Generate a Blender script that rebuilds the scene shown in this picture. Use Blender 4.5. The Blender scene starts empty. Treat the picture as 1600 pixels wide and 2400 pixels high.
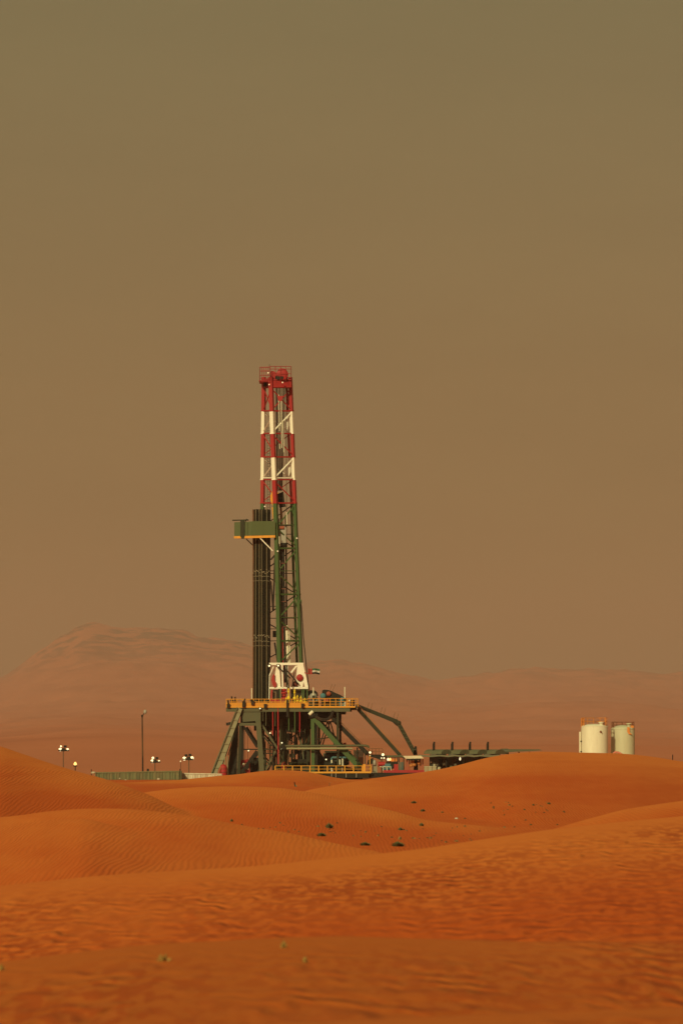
import bpy, math, random
import numpy as np
from mathutils import Vector, Matrix

random.seed(7)
rng = np.random.default_rng(7)
scene = bpy.context.scene
COL = scene.collection
PI = math.pi

# ------------------------------------------------------------------ camera
CAM_Z = 3.2          # metres above the gravel pad of the rig
F = 9600.0           # focal length in photograph pixels
HY = 1775.0          # row of the horizon
cam = bpy.data.cameras.new('camera')
cam_ob = bpy.data.objects.new('camera', cam)
COL.objects.link(cam_ob)
cam_ob.location = (0, 0, CAM_Z)
cam_ob.rotation_euler = (math.radians(90), 0, 0)
cam.sensor_fit = 'VERTICAL'
cam.sensor_height = 36.0
cam.lens = F / 2400 * 36.0
cam.shift_y = (HY - 1200) / 2400.0
cam.clip_start = 0.5
cam.clip_end = 60000
cam.dof.use_dof = True
cam.dof.focus_distance = 600
cam.dof.aperture_fstop = 2.8
scene.camera = cam_ob


def W(px, py, dy=0.0, Y=None):
    """World point seen at a photograph pixel, standing dy metres beyond the rig's well centre."""
    Y = 600.0 + dy if Y is None else Y
    return Vector(((px - 800) / F * Y, Y, CAM_Z + (HY - py) / F * Y))


# ------------------------------------------------------------------ light and sky
SUN_AZ, SUN_EL = math.radians(21), math.radians(27)
sun = bpy.data.lights.new('sun', 'SUN')
sun.energy = 3.1
sun.color = (1.0, 0.845, 0.44)
sun.angle = math.radians(3.0)
sun_ob = bpy.data.objects.new('sun', sun)
COL.objects.link(sun_ob)
dvec = Vector((math.sin(SUN_AZ) * math.cos(SUN_EL), math.cos(SUN_AZ) * math.cos(SUN_EL), -math.sin(SUN_EL)))
sun_ob.rotation_euler = dvec.to_track_quat('-Z', 'Y').to_euler()
sun_ob.location = (-60, -60, 90)

world = bpy.data.worlds.new('World')
scene.world = world
world.use_nodes = True
nt = world.node_tree
nt.nodes.clear()
N = nt.nodes.new
out = N('ShaderNodeOutputWorld')
bg = N('ShaderNodeBackground')
sky = N('ShaderNodeTexSky')
sky.sky_type = 'NISHITA'
sky.sun_disc = False
sky.sun_elevation = SUN_EL
sky.sun_rotation = math.radians(180) + SUN_AZ
sky.dust_density = 10
sky.air_density = 1.0
sky.ozone_density = 0.5
tc = N('ShaderNodeTexCoord')
sep = N('ShaderNodeSeparateXYZ')
ramp = N('ShaderNodeValToRGB')
# airborne dust: a brown veil that thins with elevation above the horizon
ramp.color_ramp.elements[0].position = 0.0
ramp.color_ramp.elements[0].color = (2.50, 1.65, 0.67, 1)
ramp.color_ramp.elements[1].position = 0.20
ramp.color_ramp.elements[1].color = (1.80, 1.56, 0.59, 1)
e = ramp.color_ramp.elements.new(0.09)
e.color = (2.48, 1.67, 0.65, 1)
mixc = N('ShaderNodeMix')
mixc.data_type = 'RGBA'
mixc.inputs[0].default_value = 0.90
L = nt.links.new
L(tc.outputs['Generated'], sep.inputs[0])
L(sep.outputs['Z'], ramp.inputs[0])
L(sky.outputs[0], mixc.inputs[6])
# faint uneven dust in the veil
dn = N('ShaderNodeTexNoise'); dn.inputs['Scale'].default_value = 9.0; dn.inputs['Detail'].default_value = 4; dn.inputs['Roughness'].default_value = 0.55
dm = N('ShaderNodeMapping'); dm.inputs['Scale'].default_value = (1.0, 1.0, 4.0)
dr = N('ShaderNodeMapRange'); dr.inputs[1].default_value = 0.3; dr.inputs[2].default_value = 0.7; dr.inputs[3].default_value = 0.955; dr.inputs[4].default_value = 1.045
dv = N('ShaderNodeVectorMath'); dv.operation = 'SCALE'
L(tc.outputs['Generated'], dm.inputs[0]); L(dm.outputs[0], dn.inputs['Vector']); L(dn.outputs['Fac'], dr.inputs[0])
L(ramp.outputs[0], dv.inputs[0]); L(dr.outputs[0], dv.inputs['Scale'])
L(dv.outputs[0], mixc.inputs[7])
L(mixc.outputs[2], bg.inputs['Color'])
bg.inputs['Strength'].default_value = 0.10
L(bg.outputs[0], out.inputs['Surface'])

vs = scene.view_settings
vs.view_transform = 'Standard'
vs.look = 'None'
vs.exposure = 0.0
vs.gamma = 1.0
cy = scene.cycles
cy.use_denoising = True
cy.max_bounces = 6
cy.volume_bounces = 1
cy.transparent_max_bounces = 8
cy.sample_clamp_indirect = 6


# ------------------------------------------------------------------ helpers
def tag(o, label=None, cat=None, group=None, kind=None):
    if label: o['label'] = label
    if cat: o['category'] = cat
    if group: o['group'] = group
    if kind: o['kind'] = kind
    return o


def thing(name, label, cat, loc=(0, 0, 0), group=None):
    o = bpy.data.objects.new(name, None)
    COL.objects.link(o)
    o.location = loc
    o.empty_display_size = 0.5
    return tag(o, label, cat, group)


def root_loc(o):
    while o.parent is not None:
        o = o.parent
    return o.location.copy()


class MB:
    """Collects boxes, bars and tubes and links them as ONE mesh object."""
    def __init__(self):
        self.v, self.f, self.mi, self.sm = [], [], [], []

    def add(self, vs, fs, mi=0, smooth=False):
        o = len(self.v)
        self.v += [tuple(p) for p in vs]
        for q in fs:
            self.f.append([i + o for i in q])
            self.mi.append(mi)
            self.sm.append(smooth)
        return self

    def box(self, c, s, mi=0, rz=0.0):
        c = Vector(c)
        hx, hy, hz = s[0] / 2, s[1] / 2, s[2] / 2
        R = Matrix.Rotation(rz, 3, 'Z')
        vs = [c + R @ Vector((x * hx, y * hy, z * hz)) for z in (-1, 1) for y in (-1, 1) for x in (-1, 1)]
        return self.add(vs, [(0, 2, 3, 1), (4, 5, 7, 6), (0, 1, 5, 4), (2, 6, 7, 3), (0, 4, 6, 2), (1, 3, 7, 5)], mi)

    def bar(self, p, q, w, h=None, mi=0, up=(0, -1, 0), w2=None, h2=None):
        """Rectangular beam from p to q: w across, h along `up`."""
        p, q = Vector(p), Vector(q)
        h = w if h is None else h
        w2 = w if w2 is None else w2
        h2 = h if h2 is None else h2
        a = (q - p).normalized()
        u = Vector(up)
        if abs(a.dot(u)) > 0.98:
            u = Vector((1, 0, 0))
        s = a.cross(u).normalized()
        u = s.cross(a).normalized()
        vs = []
        for c, ww, hh in ((p, w, h), (q, w2, h2)):
            for i, j in ((-1, -1), (1, -1), (1, 1), (-1, 1)):
                vs.append(c + s * (i * ww / 2) + u * (j * hh / 2))
        return self.add(vs, [(3, 2, 1, 0), (4, 5, 6, 7), (0, 1, 5, 4), (1, 2, 6, 5), (2, 3, 7, 6), (3, 0, 4, 7)], mi)

    def tube(self, pts, r, n=8, mi=0, r2=None, caps=True):
        pts = [Vector(p) for p in pts]
        k = len(pts)
        rings = []
        ref = None
        for i, p in enumerate(pts):
            a = (pts[min(i + 1, k - 1)] - pts[max(i - 1, 0)]).normalized()
            if ref is None or abs(a.dot(ref)) > 0.97:
                ref = Vector((0, -1, 0)) if abs(a.y) < 0.9 else Vector((1, 0, 0))
            s = a.cross(ref).normalized()
            u = s.cross(a).normalized()
            rr = r if r2 is None else r + (r2 - r) * i / max(1, k - 1)
            rings.append([p + s * (rr * math.cos(2 * PI * j / n)) + u * (rr * math.sin(2 * PI * j / n)) for j in range(n)])
        vs = [p for ring in rings for p in ring]
        fs = []
        for i in range(k - 1):
            for j in range(n):
                fs.append((i * n + j, i * n + (j + 1) % n, (i + 1) * n + (j + 1) % n, (i + 1) * n + j))
        self.add(vs, fs, mi, True)
        if caps:
            self.add(rings[0], [tuple(reversed(range(n)))], mi)
            self.add(rings[-1], [tuple(range(n))], mi)
        return self

    def lathe(self, c, prof, n=32, mi=0, axis='Z', smooth=True):
        """prof: list of (radius, height)."""
        c = Vector(c)
        vs = []
        for r, h in prof:
            for j in range(n):
                t = 2 * PI * j / n
                if axis == 'Z':
                    vs.append(c + Vector((r * math.cos(t), r * math.sin(t), h)))
                elif axis == 'Y':
                    vs.append(c + Vector((r * math.cos(t), h, r * math.sin(t))))
                else:
                    vs.append(c + Vector((h, r * math.cos(t), r * math.sin(t))))
        fs = []
        for i in range(len(prof) - 1):
            for j in range(n):
                fs.append((i * n + j, i * n + (j + 1) % n, (i + 1) * n + (j + 1) % n, (i + 1) * n + j))
        self.add(vs, fs, mi, smooth)
        if prof[0][0] > 1e-4: self.add(vs[:n], [tuple(reversed(range(n)))], mi)
        if prof[-1][0] > 1e-4: self.add(vs[-n:], [tuple(range(n))], mi)
        return self

    def prism(self, pts, t, mi=0):
        """Outline of world points (facing the camera) given thickness t along +Y."""
        pts = [Vector(p) for p in pts]
        n = len(pts)
        b = [p + Vector((0, t, 0)) for p in pts]
        fs = [tuple(range(n)), tuple(reversed(range(n, 2 * n)))]
        fs += [(i, i + n, (i + 1) % n + n, (i + 1) % n) for i in range(n)]
        return self.add(pts + b, fs, mi)

    def build(self, name, mat, parent=None, loc=None):
        """Vertices are world points; they become local to the thing's base."""
        if parent is not None:
            base = root_loc(parent)
        elif loc is not None:
            base = Vector(loc)
        else:
            a = np.array(self.v)
            base = Vector(((a[:, 0].min() + a[:, 0].max()) / 2, (a[:, 1].min() + a[:, 1].max()) / 2, a[:, 2].min()))
        me = bpy.data.meshes.new(name)
        me.from_pydata([(p[0] - base.x, p[1] - base.y, p[2] - base.z) for p in self.v], [], self.f)
        mats = mat if isinstance(mat, (list, tuple)) else [mat]
        for m in mats:
            me.materials.append(m)
        me.polygons.foreach_set('material_index', self.mi)
        me.polygons.foreach_set('use_smooth', self.sm)
        import bmesh
        bm = bmesh.new(); bm.from_mesh(me)
        bmesh.ops.recalc_face_normals(bm, faces=bm.faces)
        bm.to_mesh(me); bm.free()
        o = bpy.data.objects.new(name, me)
        COL.objects.link(o)
        if parent is not None:
            o.parent = parent
        else:
            o.location = base
        return o


def copy_tree(o, parent=None):
    c = o.copy()
    COL.objects.link(c)
    if parent is not None:
        c.parent = parent
    for ch in list(o.children):
        copy_tree(ch, c)
    return c


# ------------------------------------------------------------------ materials
MATS = {}


def paint(key, rgb, rough=0.55, metal=0.0, dirt=0.25, dirt_rgb=None, scale=1.2, streak=True):
    """Weathered paint or steel: base colour, dusty patches and vertical runs, uneven gloss."""
    if key in MATS: return MATS[key]
    m = bpy.data.materials.new(key)
    m.use_nodes = True
    t = m.node_tree
    b = t.nodes['Principled BSDF']
    geo = t.nodes.new('ShaderNodeNewGeometry')
    mp = t.nodes.new('ShaderNodeMapping')
    mp.inputs['Scale'].default_value = (scale, scale, scale * (0.22 if streak else 1.0))
    n1 = t.nodes.new('ShaderNodeTexNoise')
    n1.inputs['Scale'].default_value = 1.6
    n1.inputs['Detail'].default_value = 7
    n1.inputs['Roughness'].default_value = 0.65
    r1 = t.nodes.new('ShaderNodeMapRange')
    r1.inputs[1].default_value = 0.42
    r1.inputs[2].default_value = 0.78
    r1.inputs[3].default_value = 0.0
    r1.inputs[4].default_value = dirt * 2
    mx = t.nodes.new('ShaderNodeMix'); mx.data_type = 'RGBA'
    mx.inputs[6].default_value = (*rgb, 1)
    mx.inputs[7].default_value = (*(dirt_rgb or (0.30, 0.17, 0.08)), 1)
    l = t.links.new
    l(geo.outputs['Position'], mp.inputs[0]); l(mp.outputs[0], n1.inputs['Vector'])
    l(n1.outputs['Fac'], r1.inputs[0]); l(r1.outputs[0], mx.inputs[0])
    l(mx.outputs[2], b.inputs['Base Color'])
    r2 = t.nodes.new('ShaderNodeMapRange')
    r2.inputs[3].default_value = max(0.05, rough - 0.12); r2.inputs[4].default_value = min(1, rough + 0.2)
    l(n1.outputs['Fac'], r2.inputs[0]); l(r2.outputs[0], b.inputs['Roughness'])
    b.inputs['Metallic'].default_value = metal
    b.inputs['Specular IOR Level'].default_value = 0.12 if max(rgb) < 0.05 else 0.3
    MATS[key] = m
    return m


def glow(key, rgb, s):
    if key in MATS: return MATS[key]
    m = bpy.data.materials.new(key)
    m.use_nodes = True
    b = m.node_tree.nodes['Principled BSDF']
    b.inputs['Base Color'].default_value = (*rgb, 1)
    b.inputs['Emission Color'].default_value = (*rgb, 1)
    b.inputs['Emission Strength'].default_value = s
    MATS[key] = m
    return m


RED = paint('red_paint', (0.34, 0.018, 0.022), dirt=0.05)
WHITE = paint('white_paint', (0.84, 0.81, 0.70), dirt=0.03)
GREEN = paint('green_paint', (0.046, 0.098, 0.028), dirt=0.16, dirt_rgb=(0.13, 0.10, 0.05))
OLIVE = paint('olive_paint', (0.085, 0.090, 0.048), dirt=0.14, dirt_rgb=(0.12, 0.09, 0.05))
OLIVED = paint('dark_olive_paint', (0.032, 0.036, 0.021), dirt=0.08, dirt_rgb=(0.08, 0.055, 0.03))
STEEL = paint('dark_steel', (0.018, 0.018, 0.014), rough=0.55, dirt=0.10, dirt_rgb=(0.06, 0.045, 0.03))
PIPE = paint('pipe_steel', (0.012, 0.013, 0.009), rough=0.7, metal=0.0, dirt=0.16, dirt_rgb=(0.05, 0.04, 0.025))
RUST = paint('rusty_pipe', (0.17, 0.075, 0.03), rough=0.8, dirt=0.4, dirt_rgb=(0.06, 0.04, 0.03))
BLACK = paint('black_rubber', (0.018, 0.017, 0.016), rough=0.7, dirt=0.1)
ORANGE = paint('orange_paint', (0.70, 0.31, 0.030), dirt=0.16)
YELLOW = paint('yellow_paint', (0.80, 0.58, 0.03), dirt=0.08)
TEAL = paint('teal_paint', (0.05, 0.17, 0.20), dirt=0.12)
CREAM = paint('cream_paint', (0.74, 0.72, 0.56), dirt=0.13, scale=0.7)
SAGE = paint('sage_paint', (0.52, 0.52, 0.36), dirt=0.13, scale=0.7)
GREY = paint('grey_metal', (0.33, 0.33, 0.29), rough=0.5, dirt=0.2)
GLASSD = paint('dark_glass', (0.02, 0.022, 0.02), rough=0.12, dirt=0.08)
LAMP = glow('lamp_glow', (1.0, 0.86, 0.52), 1.1)
LAMPO = glow('amber_glow', (1.0, 0.55, 0.16), 1.8)
# ------------------------------------------------------------------ terrain
def vnoise(x, y, seed=0):
    """Smooth value noise on numpy arrays, -1..1."""
    xi = np.floor(x).astype(np.int64); yi = np.floor(y).astype(np.int64)
    fx = x - xi; fy = y - yi
    fx = fx * fx * fx * (fx * (fx * 6 - 15) + 10); fy = fy * fy * fy * (fy * (fy * 6 - 15) + 10)

    def h(a, b):
        n = (a * 374761393 + b * 668265263 + seed * 2246822519) & 0xFFFFFFFF
        n = ((n ^ (n >> 13)) * 1274126177) & 0xFFFFFFFF
        return ((n ^ (n >> 16)) & 0xFFFF) / 32767.5 - 1.0
    a = h(xi, yi); b = h(xi + 1, yi); c = h(xi, yi + 1); d = h(xi + 1, yi + 1)
    return (a * (1 - fx) + b * fx) * (1 - fy) + (c * (1 - fx) + d * fx) * fy


def fbm(x, y, o=4, seed=0, gain=0.5):
    s = 0; a = 1.0
    for i in range(o):
        s = s + a * vnoise(x * 2 ** i + 17.3 * i, y * 2 ** i + 9.1 * i, seed + i)
        a *= gain
    return s


def smooth_curve(pts, lo=-3200, hi=4800, sig=14):
    """Curve through points, rounded, as a lookup over photograph columns."""
    xs = np.arange(lo, hi + 1, 4.0)
    p = sorted(pts)
    ys = np.interp(xs, [a for a, _ in p], [b for _, b in p])
    # carry the end slopes on a little, then level
    kn = max(1, int(3 * sig / 4)); k = np.arange(-kn, kn + 1) * 4.0
    g = np.exp(-0.5 * (k / sig) ** 2); g /= g.sum()
    pad = len(k) // 2
    ysp = np.concatenate([np.full(pad, ys[0]), ys, np.full(pad, ys[-1])])
    ys = np.convolve(ysp, g, 'valid')
    return lambda q: np.interp(q, xs, ys)


def dune(crest, dist, sf, sb, r, rb=None, sig=14):
    return dict(c=smooth_curve(crest, sig=sig), d=smooth_curve(dist, sig=60), sf=sf, sb=sb, r=r, rb=rb or r)


DUNES = [
    # mound in front of the rig
    dune([(-900, 1850), (0, 1848), (150, 1842), (300, 1834), (425, 1828), (491, 1820.6), (556, 1815.5), (607, 1808), (643, 1804.7),
          (678, 1804.7), (716, 1806.6), (748, 1814), (780, 1822), (810, 1826), (860, 1830), (1000, 1834), (1400, 1850), (2600, 1860)],
         [(-3000, 520), (4000, 520)], .035, .10, 12),
    # wide dune on the right that hides the rig's foot and the tanks' feet
    dune([(560, 1905), (640, 1880), (680, 1864), (723, 1851), (790, 1838), (840, 1829.5), (893, 1821.5), (960, 1813.7), (1021, 1804.5), (1074, 1794),
          (1123, 1780), (1164, 1771), (1215, 1763.5), (1270, 1761), (1340, 1763), (1439, 1765.5), (1489, 1769), (1539, 1776), (1600, 1786),
          (1750, 1800), (2100, 1790), (2600, 1800), (4000, 1800)],
         [(-3000, 330), (700, 330), (800, 355), (1000, 380), (1250, 400), (4000, 400)], .026, .12, 40, 25),
    # long low dune left of the middle
    dune([(-900, 1880), (200, 1875), (300, 1863), (352, 1855), (408, 1848), (460, 1844.5), (510, 1842.5), (587, 1842.5), (663, 1846.5), (740, 1857), (800, 1872),
          (857, 1887), (929, 1904), (991, 1922), (1058, 1930), (1125, 1936), (1250, 1960), (1500, 2000), (4000, 2000)],
         [(-3000, 270), (350, 270), (590, 265), (800, 240), (930, 222), (1058, 207), (1125, 198), (4000, 190)], .030, .09, 14),
    # big dune at the left edge
    dune([(-3000, 1740), (-700, 1715), (-250, 1722), (0, 1747), (51, 1765), (102, 1783), (153, 1799), (204, 1814), (255, 1829), (306, 1847), (357, 1867),
          (408, 1893), (470, 1915), (560, 1960), (700, 2020), (4000, 2020)],
         [(-3000, 250), (0, 240), (400, 222), (4000, 210)], .072, .15, 18),
    # swell across the left middle
    dune([(-3000, 1935), (-300, 1930), (0, 1916), (51, 1911), (102, 1903), (178, 1897), (255, 1894), (306, 1895), (383, 1901), (459, 1911), (536, 1928),
          (612, 1941), (689, 1955), (750, 1970), (821, 1985), (888, 1998), (980, 2030), (1100, 2080), (4000, 2080)],
         [(-3000, 175), (0, 172), (255, 165), (600, 150), (800, 138), (900, 130), (4000, 125)], .030, .12, 9),
    # its slip edge running down to the right
    dune([(-3000, 2000), (-300, 1975), (0, 1940), (100, 1925), (190, 1919), (219, 1923), (255, 1933), (306, 1948), (383, 1976), (459, 2002), (541, 2030),
          (620, 2060), (720, 2100), (4000, 2100)],
         [(-3000, 155), (190, 150), (306, 140), (459, 128), (541, 122), (4000, 112)], .024, .22, 5, 1.5, sig=8),
    # ridge at the right edge
    dune([(-3000, 2080), (1100, 2020), (1200, 1978), (1300, 1942), (1361, 1924), (1463, 1898), (1600, 1879), (1800, 1862), (2400, 1850), (4000, 1850)],
         [(-3000, 140), (4000, 140)], .030, .12, 8),
    # foreground dune across the whole frame
    dune([(-3000, 2140), (-300, 2105), (0, 2077), (77, 2069), (153, 2061), (255, 2052), (357, 2045), (459, 2038), (561, 2032), (663, 2023), (800, 2009.5),
          (902, 2000), (1004, 1989), (1106, 1973), (1183, 1961), (1259, 1950), (1361, 1937.5), (1463, 1926), (1600, 1914), (1800, 1902), (2600, 1890), (4000, 1890)],
         [(-3000, 82), (0, 82), (800, 88), (1600, 100), (4000, 110)], .030, .13, 3.5, 3),
    # low bank of the nearest sand
    dune([(-3000, 2330), (-300, 2290), (0, 2260), (102, 2247), (204, 2235), (306, 2222), (408, 2214), (510, 2209), (663, 2199), (800, 2195), (1004, 2201),
          (1208, 2207), (1412, 2212), (1600, 2222), (1900, 2240), (4000, 2260)],
         [(-3000, 52), (0, 52), (800, 56), (1600, 56), (4000, 58)], .026, .15, 2.5, 1.5),
    dune([(-3000, 2470), (0, 2440), (600, 2410), (1004, 2391), (1310, 2380), (1600, 2368), (1900, 2355), (4000, 2340)],
         [(-3000, 37), (4000, 37)], .03, .10, 1.5),
]


def ground_z(x, d, full=False):
    """Height of the sand; arrays of x and of distance from the camera."""
    x = np.asarray(x, float); d = np.asarray(d, float)
    px = 800 + F * x / np.maximum(d, 1.0)
    zs = []
    base = -0.30 + 0.30 * np.clip((d - 440) / 60, 0, 1)
    zs.append(base)
    for q in DUNES:
        dc = q['d'](px)
        zc = CAM_Z + (HY - q['c'](px)) / F * dc
        s = d - dc
        drop = np.where(s < 0, q['sf'] * (np.sqrt(s * s + q['r'] ** 2) - q['r']), q['sb'] * (np.sqrt(s * s + q['rb'] ** 2) - q['rb']))
        zs.append(zc - drop)
    k = 0.05
    z = np.stack(zs); m = z.max(0)
    if full:
        wt = np.exp(np.clip((z - m) / 0.14, -40, 0)); wt = wt / wt.sum(0)
        drops = np.stack([np.full_like(m, 1.6)] + [((CAM_Z + (HY - q['c'](px)) / F * q['d'](px)) - m) for q in DUNES])
        return wt, drops
    z = m + k * np.log(np.exp((z - m) / k).sum(0))
    amp = np.clip((690 - d) / 60, 0, 1) * np.clip(d / 60, 0, 1)
    z = z + amp * (0.035 * vnoise(x / 6.0, d / 14.0, 3) + 0.015 * vnoise(x / 2.2, d / 6.0, 5))
    return z


def grid_object(name, xs_px, ds, zfun, mat):
    U = (np.asarray(xs_px) - 800) / F
    D = np.asarray(ds)
    uu, dd = np.meshgrid(U, D)
    xx = uu * dd
    zz = zfun(xx, dd)
    nr, nc = dd.shape
    v = np.stack([xx, dd, zz], -1).reshape(-1, 3).astype(np.float32)
    idx = np.arange(nr * nc).reshape(nr, nc)
    q = np.stack([idx[:-1, :-1], idx[:-1, 1:], idx[1:, 1:], idx[1:, :-1]], -1).reshape(-1, 4)
    me = bpy.data.meshes.new(name)
    me.vertices.add(len(v)); me.vertices.foreach_set('co', v.ravel())
    me.loops.add(q.size); me.loops.foreach_set('vertex_index', q.ravel().astype(np.int32))
    me.polygons.add(len(q))
    me.polygons.foreach_set('loop_start', np.arange(0, q.size, 4, dtype=np.int32))
    me.polygons.foreach_set('loop_total', np.full(len(q), 4, dtype=np.int32))
    me.polygons.foreach_set('use_smooth', np.ones(len(q), dtype=bool))
    me.update(calc_edges=True)
    me.materials.append(mat)
    o = bpy.data.objects.new(name, me)
    COL.objects.link(o)
    return o


def sand_material():
    m = bpy.data.materials.new('red_sand')
    m.use_nodes = True
    t = m.node_tree; l = t.links.new; A = t.nodes.new
    b = t.nodes['Principled BSDF']
    b.inputs['Roughness'].default_value = 0.9
    b.inputs['Specular IOR Level'].default_value = 0.15
    geo = A('ShaderNodeNewGeometry')

    def mapped(sx, sy, rz=0.0):
        a = A('ShaderNodeMapping')
        a.inputs['Scale'].default_value = (sx, sy, 1.0)
        a.inputs['Rotation'].default_value = (0, 0, rz)
        l(geo.outputs['Position'], a.inputs[0])
        return a.outputs[0]

    def noise(vec, scale, det=3, rough=0.5):
        a = A('ShaderNodeTexNoise')
        a.inputs['Scale'].default_value = scale; a.inputs['Detail'].default_value = det; a.inputs['Roughness'].default_value = rough
        l(vec, a.inputs['Vector'])
        return a.outputs['Fac']

    def rng_(v, a, b_, c, d):
        n = A('ShaderNodeMapRange')
        for i, k in enumerate((a, b_, c, d)): n.inputs[i + 1].default_value = k
        l(v, n.inputs[0])
        return n.outputs[0]

    def op(kind, a, b_):
        n = A('ShaderNodeMath'); n.operation = kind
        for i, k in enumerate((a, b_)):
            if isinstance(k, (int, float)): n.inputs[i].default_value = k
            else: l(k, n.inputs[i])
        return n.outputs[0]

    def wave(vec, scale, dist, det, dsc, axis='X'):
        a = A('ShaderNodeTexWave')
        a.wave_type = 'BANDS'; a.bands_direction = axis; a.wave_profile = 'SIN'
        a.inputs['Scale'].default_value = scale; a.inputs['Distortion'].default_value = dist
        a.inputs['Detail'].default_value = det; a.inputs['Detail Scale'].default_value = dsc
        l(vec, a.inputs['Vector'])
        return a.outputs['Fac']
    # colour: orange drift sand over redder, coarser sand in patches
    big = noise(mapped(1 / 30, 1 / 110), 1.0, 4, 0.55)
    fine = noise(mapped(1.4, 0.16), 1.0, 4, 0.6)
    mx = A('ShaderNodeMix'); mx.data_type = 'RGBA'
    mx.inputs[6].default_value = (*SAND_A, 1)
    mx.inputs[7].default_value = (*SAND_B, 1)
    at = A('ShaderNodeAttribute'); at.attribute_name = 'sand_tint'
    ac = A('ShaderNodeSeparateColor'); l(at.outputs['Color'], ac.inputs[0])
    f = op('ADD', rng_(big, 0.35, 0.70, -0.25, 0.45), rng_(fine, 0.3, 0.75, -0.15, 0.15))
    f = op('ADD', f, op('MULTIPLY', ac.outputs[0], 0.9))
    cl = A('ShaderNodeClamp'); l(f, cl.inputs[0])
    l(cl.outputs[0], mx.inputs[0])
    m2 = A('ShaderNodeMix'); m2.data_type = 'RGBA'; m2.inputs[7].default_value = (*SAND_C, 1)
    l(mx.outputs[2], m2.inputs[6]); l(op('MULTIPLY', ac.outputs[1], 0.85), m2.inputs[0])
    # wind ripples: wandering bands on the farther dunes, broken blotchy ripples on the nearer ones
    sp = A('ShaderNodeSeparateXYZ'); l(geo.outputs['Position'], sp.inputs[0])

    def warped(sx, sy, amp, wx, wy, rz=0.0, det=2.5):
        n = A('ShaderNodeTexNoise'); n.inputs['Scale'].default_value = 1.0; n.inputs['Detail'].default_value = det
        l(mapped(wx, wy), n.inputs['Vector'])
        sub_ = A('ShaderNodeVectorMath'); sub_.operation = 'SUBTRACT'; l(n.outputs['Color'], sub_.inputs[0]); sub_.inputs[1].default_value = (.5, .5, .5)
        sc = A('ShaderNodeVectorMath'); sc.operation = 'SCALE'; l(sub_.outputs[0], sc.inputs[0]); sc.inputs['Scale'].default_value = amp
        ad = A('ShaderNodeVectorMath'); ad.operation = 'ADD'; l(mapped(sx, sy, rz), ad.inputs[0]); l(sc.outputs[0], ad.inputs[1])
        return ad.outputs[0]
    w1 = wave(warped(1.0, 0.012, 0.55, 1.1, 0.13), 1.75, 0.0, 0.0, 1.0)
    p1 = rng_(noise(mapped(1 / 4.0, 1 / 30.0), 1.0, 3, 0.5), 0.40, 0.62, 0.35, 1.0)
    far_ = rng_(sp.outputs['Y'], 98, 108, 0.0, 1.0)
    near_ = rng_(sp.outputs['Y'], 98, 108, 1.0, 0.0)
    b1 = rng_(wave(warped(0.45, 0.62, 2.0, 1.9, 0.40, 0.0, 0.6), 0.314, 0.0, 0.0, 1.0, 'Y'), 0.05, 0.95, 0.0, 1.0)
    b1.node.name = 'near_ripples'
    p2 = rng_(noise(mapped(1 / 1.6, 1 / 9.0), 1.0, 3, 0.6), 0.34, 0.66, 0.05, 1.0)
    # drifts of coarse dark red grains lying in broken wavy lenses on the near dunes
    lens = rng_(noise(warped(5.2, 1.05, 1.1, 2.2, 0.5, math.radians(-2), 1.0), 1.0, 1.0, 0.5), 0.43, 0.57, 0.0, 1.0)
    lmask = rng_(noise(mapped(1 / 3.2, 1 / 16.0), 1.0, 2, 0.5), 0.30, 0.62, 0.25, 1.0)
    lf = op('MULTIPLY', op('MULTIPLY', lens, lmask), op('MULTIPLY', near_, op('SUBTRACT', 0.72, op('MULTIPLY', ac.outputs[1], 0.10))))
    lf = op('MULTIPLY', lf, rng_(ac.outputs[0], 0.02, 0.22, 0.1, 1.0))
    m3 = A('ShaderNodeMix'); m3.data_type = 'RGBA'; m3.inputs[7].default_value = (*SAND_D, 1)
    l(m2.outputs[2], m3.inputs[6]); l(lf, m3.inputs[0]); l(m3.outputs[2], b.inputs['Base Color'])
    fine2 = noise(mapped(7.0, 1.3), 1.0, 3, 0.6)
    h = op('MULTIPLY', op('MULTIPLY', w1, p1), op('MULTIPLY', far_, RIP_FAR))
    h = op('ADD', h, op('MULTIPLY', op('MULTIPLY', op('MULTIPLY', b1, rng_(ac.outputs[0], 0.02, 0.22, 0.15, 1.0)), p2), op('MULTIPLY', near_, RIP_NEAR)))
    h = op('ADD', h, op('MULTIPLY', fine2, 0.25))
    bump = A('ShaderNodeBump')
    bump.inputs['Strength'].default_value = 1.0
    bump.inputs['Distance'].default_value = 0.022
    l(h, bump.inputs['Height'])
    l(bump.outputs[0], b.inputs['Normal'])
    return m


RIP_FAR, RIP_NEAR = 0.72, 3.2
SAND_A = (0.66, 0.182, 0.030)
SAND_B = (0.54, 0.099, 0.011)
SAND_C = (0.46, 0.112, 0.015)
SAND_D = (0.37, 0.056, 0.006)
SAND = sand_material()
cols = np.concatenate([np.linspace(-2600, -130, 60)[:-1], np.arange(-130, 1731, 4.0), np.linspace(1730, 4200, 60)[1:]])
ds = [14.0]
while ds[-1] < 700:
    ds.append(ds[-1] + max(0.12, ds[-1] * 0.0042))
ds[-1] = 700.0
ground = grid_object('ground', cols, ds, ground_z, SAND)
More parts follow.
